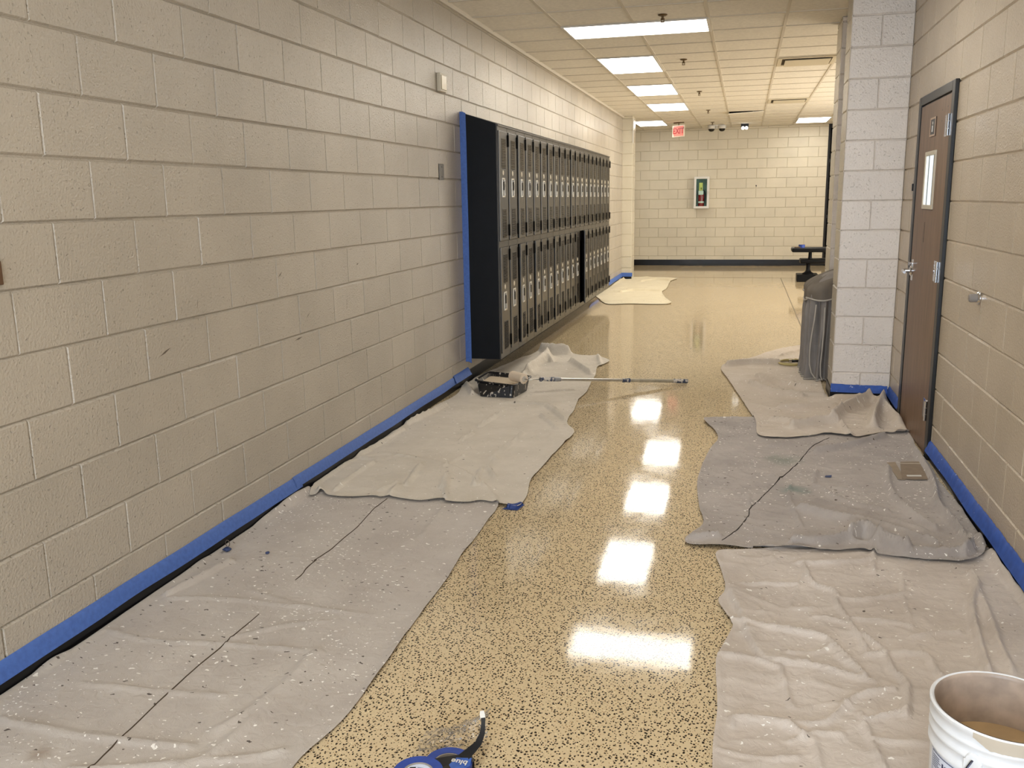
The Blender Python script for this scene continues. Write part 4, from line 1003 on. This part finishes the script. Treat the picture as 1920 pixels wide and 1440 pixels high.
# ------------------------------------------------------------------ roller on extension pole
t = empty('paint_roller', (0, 0, 0)); tag(t, 'paint roller on long aluminium extension pole resting in the tray', 'paint roller')
Pz = lambda s: Vector((.700+(1.766-.700)*s, 4.040+(4.690-4.040)*s, .128+zt*.3+(.021-.128-zt*.3)*s))
e1 = Vector((.590, 4.000, .132+zt*.4)); ax = Vector((-.80, .60, .03)).normalized(); e0_ = e1+ax*.150
def along(a, b, prof, mb, seg=24):
    d = (b-a); l = d.length; R = d.to_track_quat('Z', 'Y').to_matrix().to_4x4(); M = Matrix.Translation(a) @ R
    return mb.lathe([(r, z*l) for r, z in prof], seg, M)
along(e1, e0_, [(.012, 0), (.034, .0), (.039, .03), (.039, .97), (.034, 1), (.012, 1)], MB()).build('roller_cover', plain('loaded_nap', lin(216, 198, 174), .6, bump=.003, bscale=220), t, True, .8)
along(e1-ax*.003, e1+ax*.002, [(.001, 0), (.019, 0), (.021, .5), (.021, 1)], MB(), 20).build('roller_end_cap', plain('cap_grey', lin(190, 182, 170), .5, noise=.4, nscale=70), t, True, .6)
s0 = Pz(0)
MB().tube([e1+ax*.02, e1-ax*.03, e1-ax*.045+Vector((.02, .01, 0)), e1-ax*.035+Vector((.05, .02, 0)), s0-Vector((.03, .018, 0)), s0+Vector((.02, .012, 0))], .0045, 8).build('wire_frame', M_steel, t, True)
M_grip = speckled('blotched_grip', lin(58, 68, 90), .6, lin(196, 188, 176), .47, .55, 45, .3)
along(Pz(0), Pz(.095), [(.010, 0), (.019, .02), (.019, .12), (.014, .2), (.016, .6), (.018, .95), (.013, 1)], MB()).build('roller_grip', M_grip, t, True, .8)
along(Pz(.095), Pz(.135), [(.013, 0), (.017, .05), (.017, .6), (.0155, .7), (.0155, 1)], MB()).build('threaded_collar', plain('collar_grey', lin(150, 148, 146), .5, noise=.3), t, True, .6)
M_alu = plain('aluminium_pole', (.62, .61, .58, 1), .28, .9, .15, 20)
along(Pz(.135), Pz(.55), [(.001, 0), (.0115, 0), (.0115, 1), (.001, 1)], MB()).build('inner_pole', M_alu, t, True, .7)
along(Pz(.545), Pz(.60), [(.0115, 0), (.017, .05), (.017, .35), (.0145, .42), (.0145, .55), (.0175, .62), (.0175, .95), (.0125, 1)], MB()).build('locking_collar', M_grip, t, True, .6)
along(Pz(.598), Pz(.90), [(.001, 0), (.014, 0), (.014, 1), (.001, 1)], MB()).build('outer_pole', plain('pole_sleeve', lin(176, 168, 148), .4, .3, .3, 30), t, True, .7)
along(Pz(.895), Pz(1.0), [(.013, 0), (.0175, .03), (.0175, .9), (.015, 1), (.001, 1)], MB()).build('end_grip', M_grip, t, True, .7)

# ------------------------------------------------------------------ bucket of paint
zb = .012
BX, BY = 2.755, -.507
t = empty('paint_bucket', (BX, BY, zb)); t.scale = (1, 1, .955); tag(t, 'white ribbed five-gallon bucket with beige paint inside, front right', 'bucket')
M_bk = plain('white_plastic', lin(226, 228, 230), .32, noise=.06)
prof = [(.001, 0), (.128, 0), (.132, .006), (.138, .12), (.1415, .268), (.147, .272), (.147, .280), (.142, .286), (.142, .300), (.1475, .305), (.1475, .313), (.143, .318), (.143, .330), (.148, .335), (.148, .341), (.144, .345), (.145, .360), (.150, .366), (.150, .374), (.146, .377), (.141, .374), (.140, .36), (.131, .02), (.001, .02)]
MB().lathe(prof, 72).build('bucket_shell', M_bk, t, True, .9)
MB().lathe([(.1355, .244), (.1388, .366), (.1398, .3745), (.1412, .3756)], 72).build('paint_film', plain('paint_film_inside', lin(178, 160, 144), .4, noise=.5, nscale=14), t, True)
MB().lathe([(.001, .246), (.100, .246), (.1352, .2475)], 72).build('paint', plain('liquid_beige_paint', lin(166, 138, 100), .3, noise=.25, nscale=12), t, True)
def cyl_patch(name, a0, a1, f0, f1, r, mat, n=30, m=4):
    bm = bmesh.new(); rows = []
    for i in range(n+1):
        a = math.radians(a0+(a1-a0)*i/n); z0, z1 = f0(i/n), f1(i/n)
        row = []
        for j in range(m+1):
            z = z0+(z1-z0)*j/m; rr = r(z) if callable(r) else r
            row.append(bm.verts.new((rr*math.cos(a), rr*math.sin(a), z)))
        rows.append(row)
    for a, b in zip(rows[:-1], rows[1:]):
        for k in range(m): bm.faces.new((a[k], b[k], b[k+1], a[k+1]))
    for f in bm.faces: f.smooth = True
    me = bpy.data.meshes.new(name); bm.to_mesh(me); bm.free()
    return link_mesh(name, me, t, mat)
rad = lambda z: .1330+.0072*(z/.268)+.0022
cyl_patch('paint_drip', -127, -40, lambda u: .362-min(1, u*7)*(.017+.004*abs(mnoise.noise(Vector((u*22, 1, 1))))), lambda u: .3745, lambda z: .1508 if z > .360 else .1494, plain('drip_beige', lin(192, 182, 166), .4), 60, 3)
M_ink = plain('label_ink', lin(44, 50, 84), .5)
lab = cyl_patch('bucket_label', -176, -140, lambda u: .05, lambda u: .262, lambda z: rad(z), plain('label_paper', lin(214, 220, 234), .4), 24, 6)
def ink(a0, a1, z0, z1):
    o = cyl_patch('label_print', a0, a1, lambda u: z0, lambda u: z1, lambda z: rad(z)+.0006, M_ink, 10, 1); o.parent = lab
ink(-172, -141, .2585, .2605); ink(-141.6, -141, .10, .2605); ink(-172, -171.4, .10, .2605)
for k in range(6): ink(-170, -158+random.uniform(-3, 3), .250-k*.0055, .252-k*.0055)
for a0, a1, z0, z1 in ((-156, -154, .236, .248), (-154, -152.5, .238, .242), (-152.5, -150.5, .233, .246), (-150, -148.5, .236, .240), (-148.5, -147.5, .230, .243), (-147, -144.5, .234, .237)): ink(a0, a1, z0, z1)
# ear and wire bail
ea = math.radians(-125.5); er = Matrix.Rotation(ea, 4, 'Z')
MB().lathe([(.001, 0), (.017, 0), (.018, .006), (.015, .010), (.001, .011)], 20, er @ Matrix.Translation((.1395, 0, .304)) @ Matrix.Rotation(PI/2, 4, 'Y')).prism([tuple(er @ Vector(p)) for p in ((.138, -.018, .20), (.138, .018, .20), (.138, .018, .304), (.138, -.018, .304))], er.to_3x3() @ Vector((.011, 0, 0))).build('bail_ear', M_bk, t, True, .6)
bail = []
for k in range(15):
    u = k/14; a = ea-u*PI
    bail.append((.1525*math.cos(a), .1525*math.sin(a), .307-.20*math.sin(u*PI)**.6))
bail = [tuple(er @ Vector((.140, 0, .307)))]+[tuple(er @ Vector((.155, 0, .307)))]+bail[1:-1]+[tuple(er @ Vector((-.155, 0, .307))), tuple(er @ Vector((-.140, 0, .307)))]
MB().tube(bail, .0024, 8).build('wire_handle', plain('dark_wire', lin(70, 70, 82), .3, .8), t, True)

# ------------------------------------------------------------------ tape rolls in torn shrink wrap
M_blue = plain('roll_blue', lin(36, 66, 150), .5, noise=.25, nscale=50); M_core = plain('roll_core', lin(150, 142, 132), .7)
def tape_roll(x, y, z, label, ro=.062, ri=.038, h=.048):
    t = empty('tape_roll', (x, y, z)); tag(t, label, 'tape roll', 'rolls of blue painters tape')
    MB().lathe([(ri, 0), (ro, 0), (ro, h), (ri, h), (ri, 0)], 48).build('tape_winding', M_blue, t, True, .6)
    MB().lathe([(ri-.003, .001), (ri, .001), (ri, h-.001), (ri-.003, h-.001), (ri-.003, .001)], 40).build('cardboard_core', M_core, t, True, .6)
    return t
r1 = tape_roll(1.437, -.645, .050, 'blue tape roll with printed white core label, front floor')
r3 = tape_roll(1.437, -.645, .0005, 'blue tape roll underneath the one with white core label')
r2 = tape_roll(1.474, -.522, .0005, 'blue tape roll crossed by a black label band, in torn wrap')
ld = MB().lathe([(.001, .044), (.0345, .044)], 40).build('core_label', plain('label_white', lin(206, 214, 232), .35), r1)
MB().prism([(-.030, -.012, .0443), (-.012, -.016, .0443), (-.012, .020, .0443), (-.026, .016, .0443)], (0, 0, .0004)).build('label_block', M_black, ld)
pr = MB()
for k in range(6): pr.box((-.008, .018-k*.006, .0443), (.008, .0205-k*.006, .0446))
for k in range(6): pr.box((.012, .014-k*.006, .0443), (.022+.006*math.cos(k), .0165-k*.006, .0446))
pr.build('label_text', plain('print_grey', lin(120, 128, 160), .6), ld)
# band across the second roll, and its black tail curling up
band = MB()
a_ = math.radians(28)
Rb = Matrix.Rotation(a_, 4, 'Z')
pts = [(-.0632, .0), (-.0632, .0505), (.0632, .0505), (.0632, .0)]
def band_strip(w0, w1, name, mat, dz=0):
    bm = bmesh.new(); rows = []
    prof = [(-.064, .002), (-.064, .049), (-.060, .0508), (0, .0512), (.060, .0508), (.064, .049), (.064, .002)]
    for x, z in prof:
        rows.append([bm.verts.new(Rb @ Vector((x, w, z+dz if z > .045 else z))) for w in (w0, w1)])
    for a, b in zip(rows[:-1], rows[1:]): bm.faces.new((a[0], b[0], b[1], a[1]))
    me = bpy.data.meshes.new(name); bm.to_mesh(me); bm.free(); return link_mesh(name, me, r2, mat)
M_bkpaper = plain('black_label', (.008, .009, .012, 1), .3)
band_strip(-.020, .018, 'label_band', M_bkpaper)
bl = cyl = None
lb = bmesh.new()
for (x, y) in (): pass
lab2 = MB().prism([tuple(Rb @ Vector(p)) for p in ((.004, -.056, .0488), (.050, -.034, .0488), (.060, -.008, .0520), (.022, .004, .0520), (-.002, -.020, .0520))], (0, 0, .0008)).build('blue_label', plain('label_blue', lin(52, 92, 172), .35, noise=.3, nscale=60), r2)
text_mesh('label_word', 'blue', .026, M_white, lab2, Matrix.Translation((.030, -.002, .0535)) @ Matrix.Rotation(math.radians(28+150), 4, 'Z'), .0003, .0005)
# peeled tail of the band
tail = [(.034, .020, .052), (.046, .045, .056), (.060, .070, .064), (.066, .090, .082), (.064, .106, .100), (.061, .118, .112)]
def ribbon(name, pts, w, mat, parent, up=Vector((.6, -.8, .2))):
    bm = bmesh.new(); P = [Vector(p) for p in pts]; rows = []
    for i, p in enumerate(P):
        T = (P[min(i+1, len(P)-1)]-P[max(i-1, 0)]).normalized(); n_ = T.cross(up).normalized()
        s_ = T.cross(Vector((0, 0, 1)));
        s_ = s_.normalized() if s_.length > .1 else Vector((1, 0, 0))
        ww = w[i] if isinstance(w, list) else w
        rows.append([bm.verts.new(p-s_*ww/2), bm.verts.new(p+s_*ww/2)])
    for a, b in zip(rows[:-1], rows[1:]): bm.faces.new((a[0], b[0], b[1], a[1]))
    for f in bm.faces: f.smooth = True
    me = bpy.data.meshes.new(name); bm.to_mesh(me); bm.free(); return link_mesh(name, me, parent, mat)
ribbon('label_tail', tail, [.034, .030, .022, .015, .011, .012], M_bkpaper, r2)
ribbon('tail_white_back', [(.061, .114, .112), (.058, .120, .118), (.056, .124, .126)], [.013, .014, .010], M_white, r2)
M_film = film('clear_shrink_wrap', (1, 1, 1, 1), .42, .22, .07)
def wrapf(u, v):
    # from the roll's back edge up to a crumpled peak
    x = 1.375+u*.165; y = -.515+u*.12+v*.11-.07*u*v
    z = .052*(1-u)+.02*u+(.03+.075*u**1.5)*math.sin(v*PI*.55)*(.3+.7*u)
    n = mnoise.noise(Vector((u*9, v*9, 2))); n2 = mnoise.noise(Vector((u*21, v*19, 7)))
    return (x+n*.010, y+n2*.009, max(.002, z*(1-.15*v)+n*.016+n2*.008))
o = crumple('shrink_wrap', 34, 30, wrapf, M_film); tag(o, 'torn clear shrink wrap film standing crumpled behind the tape rolls', 'plastic wrap')
M_film2 = M_film

# ------------------------------------------------------------------ covered drinking fountain between the columns
M_cov = plain('grey_cover_cloth', lin(142, 136, 131), .9, 0, .25, 6, .0015, 300, spec=.2)
M_cov2 = plain('grey_cover_flap', lin(118, 110, 100), .9, 0, .25, 6, .0015, 300, spec=.2)
M_hem = plain('pale_hem', lin(178, 172, 162), .9)
t = empty('draped_cover', (0, 0, 0)); tag(t, 'grey drop cloth draped over a fixture between the two columns', 'draped cloth')
X0, X1, YA, YB, RC = 2.704, 3.19, 4.965, 5.60, .09
LEN = (X1-X0-RC)*2+(YB-YA-2*RC)+PI*RC
def path(s, e=0.0):
    """rounded outline of the covered fixture from the wall round the front and back to the wall; e shrinks it"""
    d = s*LEN; a = X1-X0-RC; b = YB-YA-2*RC; q = PI*RC/2
    if d < a: return Vector((X1-d, YB, 0)), Vector((0, 1, 0))
    d -= a
    if d < q: t_ = d/RC; n = Vector((-math.sin(t_), math.cos(t_), 0)); return Vector((X0+RC, YB-RC, 0))+n*RC, n
    d -= q
    if d < b: return Vector((X0, YB-RC-d, 0)), Vector((-1, 0, 0))
    d -= b
    if d < q: t_ = d/RC; n = Vector((-math.cos(t_), -math.sin(t_), 0)); return Vector((X0+RC, YA+RC, 0))+n*RC, n
    d -= q
    return Vector((min(X1, X0+RC+d), YA, 0)), Vector((0, -1, 0))
CT = Vector(((X0+X1)/2+.12, (YA+YB)/2, 0))
def lay(p, n, sh, off):
    q = CT+(p-CT)*sh+n*off
    return q.x, q.y
def cover_pt(u, v):
    p, n = path(u); sl = u*LEN
    if v < .8: z = .006+v/.8*.705; sh = 1.0
    else:
        w = (v-.8)/.2; z = .711+.17*math.sin(w*PI/2); sh = 1-.85*w**1.5
    k = max(0, min(1, (.80-z)/.25))
    wob = mnoise.noise(Vector((sl*3, z*1.5, 3)))*2.2
    f = k*(.034*math.sin(sl*2*PI/.085+wob)+.009*math.sin(sl*2*PI/.037+z*3+wob))+.016*max(0, (.12-z)/.12)*k
    x, y = lay(p, n, sh, f)
    return (min(3.20, x), y, z+.005*mnoise.noise(Vector((x*6, y*6, z*5))))
crumple('cover_cloth', 260, 44, cover_pt, M_cov, t)
def flap_pt(u, v):
    uu = .03+u*.94; p, n = path(uu)
    zl = .655+.03*math.sin(u*9)+.02*math.sin(u*21+1)
    z = zl+(.900-zl)*math.sin(v*PI/2); k = max(0, (z-.725)/.175)
    x, y = lay(p, n, 1.0-.80*min(1, k)**1.5, .026+.010*math.sin(u*LEN*2*PI/.16+1)*(1-min(1, k)))
    return (min(3.205, x), y, z+.008*mnoise.noise(Vector((u*12, v*4, 5))))
fl = crumple('cover_flap', 120, 18, flap_pt, M_cov2, t)
MB().tube([flap_pt(i/90, 0) for i in range(91)], .007, 6).build('flap_hem', M_hem, fl, True)
def hem(pts):
    L3 = [Vector((x, YA-.034, z)) for x, z in pts]; out = []
    for a_, b_ in zip(L3[:-1], L3[1:]): out += [a_.lerp(b_, k/4) for k in range(4)]
    return MB().tube(out+[L3[-1]], .006, 6).build('cloth_hem', M_hem, t, True)
hem([(2.735, .62), (2.728, .50), (2.715, .40), (2.706, .30), (2.704, .22), (2.708, .14), (2.724, .075), (2.752, .035), (2.80, .018)])
hem([(2.800, .60), (2.802, .40), (2.796, .25), (2.790, .14), (2.795, .05), (2.81, .016)])
MB().tube([cover_pt(i/200, .012) for i in range(201)], .005, 6).build('bottom_hem', M_hem, t, True)

# coiled hose
t = empty('coiled_cord', (2.606, 5.665, cC.z(2.606, 5.665)*.5)); tag(t, 'small coil of yellowish hose with metal fitting on pale cloth', 'hose')
cp = []
for i in range(130):
    a = i/129*2*PI*3.2; r = .108+.006*math.sin(a*.7)
    cp.append((r*math.cos(a), r*math.sin(a)*1.1, .014+.004*(i/129*3.2)+.003*math.sin(a*2.3)))
MB().tube(cp, .0065, 8).build('hose_coil', plain('hose_yellow', lin(176, 160, 106), .5), t, True)
MB().tube([(.0, .0, .03), (.05, .01, .032), (.10, .03, .03)], [.012, .011, .010], 12).build('hose_nozzle', M_black, t, True)
MB().tube([(-.022, -.004, .03), (.002, 0, .03)], [.017, .016], 14).build('metal_fitting', M_chrome, t, True, .6)

# ------------------------------------------------------------------ black pedestal bench at far right
t = empty('pedestal_bench', (3.27, 13.85, 0)); tag(t, 'black two-level pedestal bench by the far right opening', 'bench')
M_bn = plain('black_bench', (.004, .004, .0045, 1), .45, spec=.15)
MB().box((-.20, -.10, 0), (.15, .32, .125), .01).build('bench_base', M_bn, t)
MB().lathe([(.001, .125), (.095, .125), (.095, .140), (.055, .165), (.036, .20), (.034, .30), (.06, .315), (.001, .315)], 24, Matrix.Translation((-.015, .05, 0))).build('lower_post', M_bn, t, True, .7)
MB().box((-.155, -.10, .312), (.40, .34, .384), .022).build('lower_seat', M_bn, t, True, .5)
MB().lathe([(.001, .384), (.035, .384), (.030, .42), (.028, .50), (.05, .506), (.001, .506)], 24, Matrix.Translation((.01, .08, 0))).build('upper_post', M_bn, t, True, .7)
MB().box((-.30, -.10, .505), (.38, .36, .576), .022).build('upper_seat', M_bn, t, True, .5)
t = tape_roll(3.135, 13.95, .577, 'blue tape roll standing on the far black bench', .052, .036, .05)
t = empty('putty_knife', (2.99, 13.86, .578)); tag(t, 'small putty knife overhanging the left edge of the black bench', 'putty knife')
MB().prism([(-.065, -.03, 0), (-.065, .03, 0), (.02, .012, 0), (.02, -.012, 0)], (0, 0, .002)).build('blade', M_steel, t)
MB().box((.02, -.013, -.0), (.12, .013, .018), .005).build('knife_handle', plain('knife_handle_brown', lin(92, 70, 50), .5), t)

# ------------------------------------------------------------------ light and camera
def area(name, loc, rot, sx, sy, power, col):
    l = bpy.data.lights.new(name, 'AREA'); l.shape = 'RECTANGLE'; l.size = sx; l.size_y = sy; l.energy = power; l.color = col
    o = bpy.data.objects.new(name, l); o.location = loc; o.rotation_euler = rot; COL.objects.link(o); return o
area('daylight_from_entrance', (1.9, -5.7, 1.35), (PI/2, 0, 0), 2.6, 2.3, 165, (.72, .84, 1.0))
area('far_side_fill', (5.9, 11, 1.6), (0, PI/2, 0), 2.2, 6, 190, (1.0, .96, .88))  # added fill lamp with no window behind it, brightens the far end
w = bpy.data.worlds.new('world'); SC.world = w; w.use_nodes = True
w.node_tree.nodes['Background'].inputs[0].default_value = (.7, .75, .8, 1); w.node_tree.nodes['Background'].inputs[1].default_value = .15

cam = bpy.data.cameras.new('camera'); co = bpy.data.objects.new('camera', cam); COL.objects.link(co)
cam.sensor_width = 36; cam.lens = 1684.797/1920*36; cam.clip_start = .02
a, b, c = 0.252635677, -0.202437966, -0.0161318068
ca, sa, cb, sb, cc, sc_ = math.cos(a), math.sin(a), math.cos(b), math.sin(b), math.cos(c), math.sin(c)
fw = Vector((-sa*cb, ca*cb, sb)); r0 = Vector((ca, sa, 0)); u0 = r0.cross(fw)
rr = cc*r0+sc_*u0; uu = -sc_*r0+cc*u0
Mx = Matrix((rr, uu, -fw)).transposed().to_4x4(); Mx.translation = (2.16804697, -2.49056321, 1.46864973)
co.matrix_world = Mx
SC.camera = co
SC.view_settings.view_transform = 'Standard'
SC.view_settings.look = 'None'
SC.view_settings.exposure = EXPOSURE
SC.cycles.use_denoising = True
SC.cycles.max_bounces = 8
SC.cycles.sample_clamp_indirect = 6
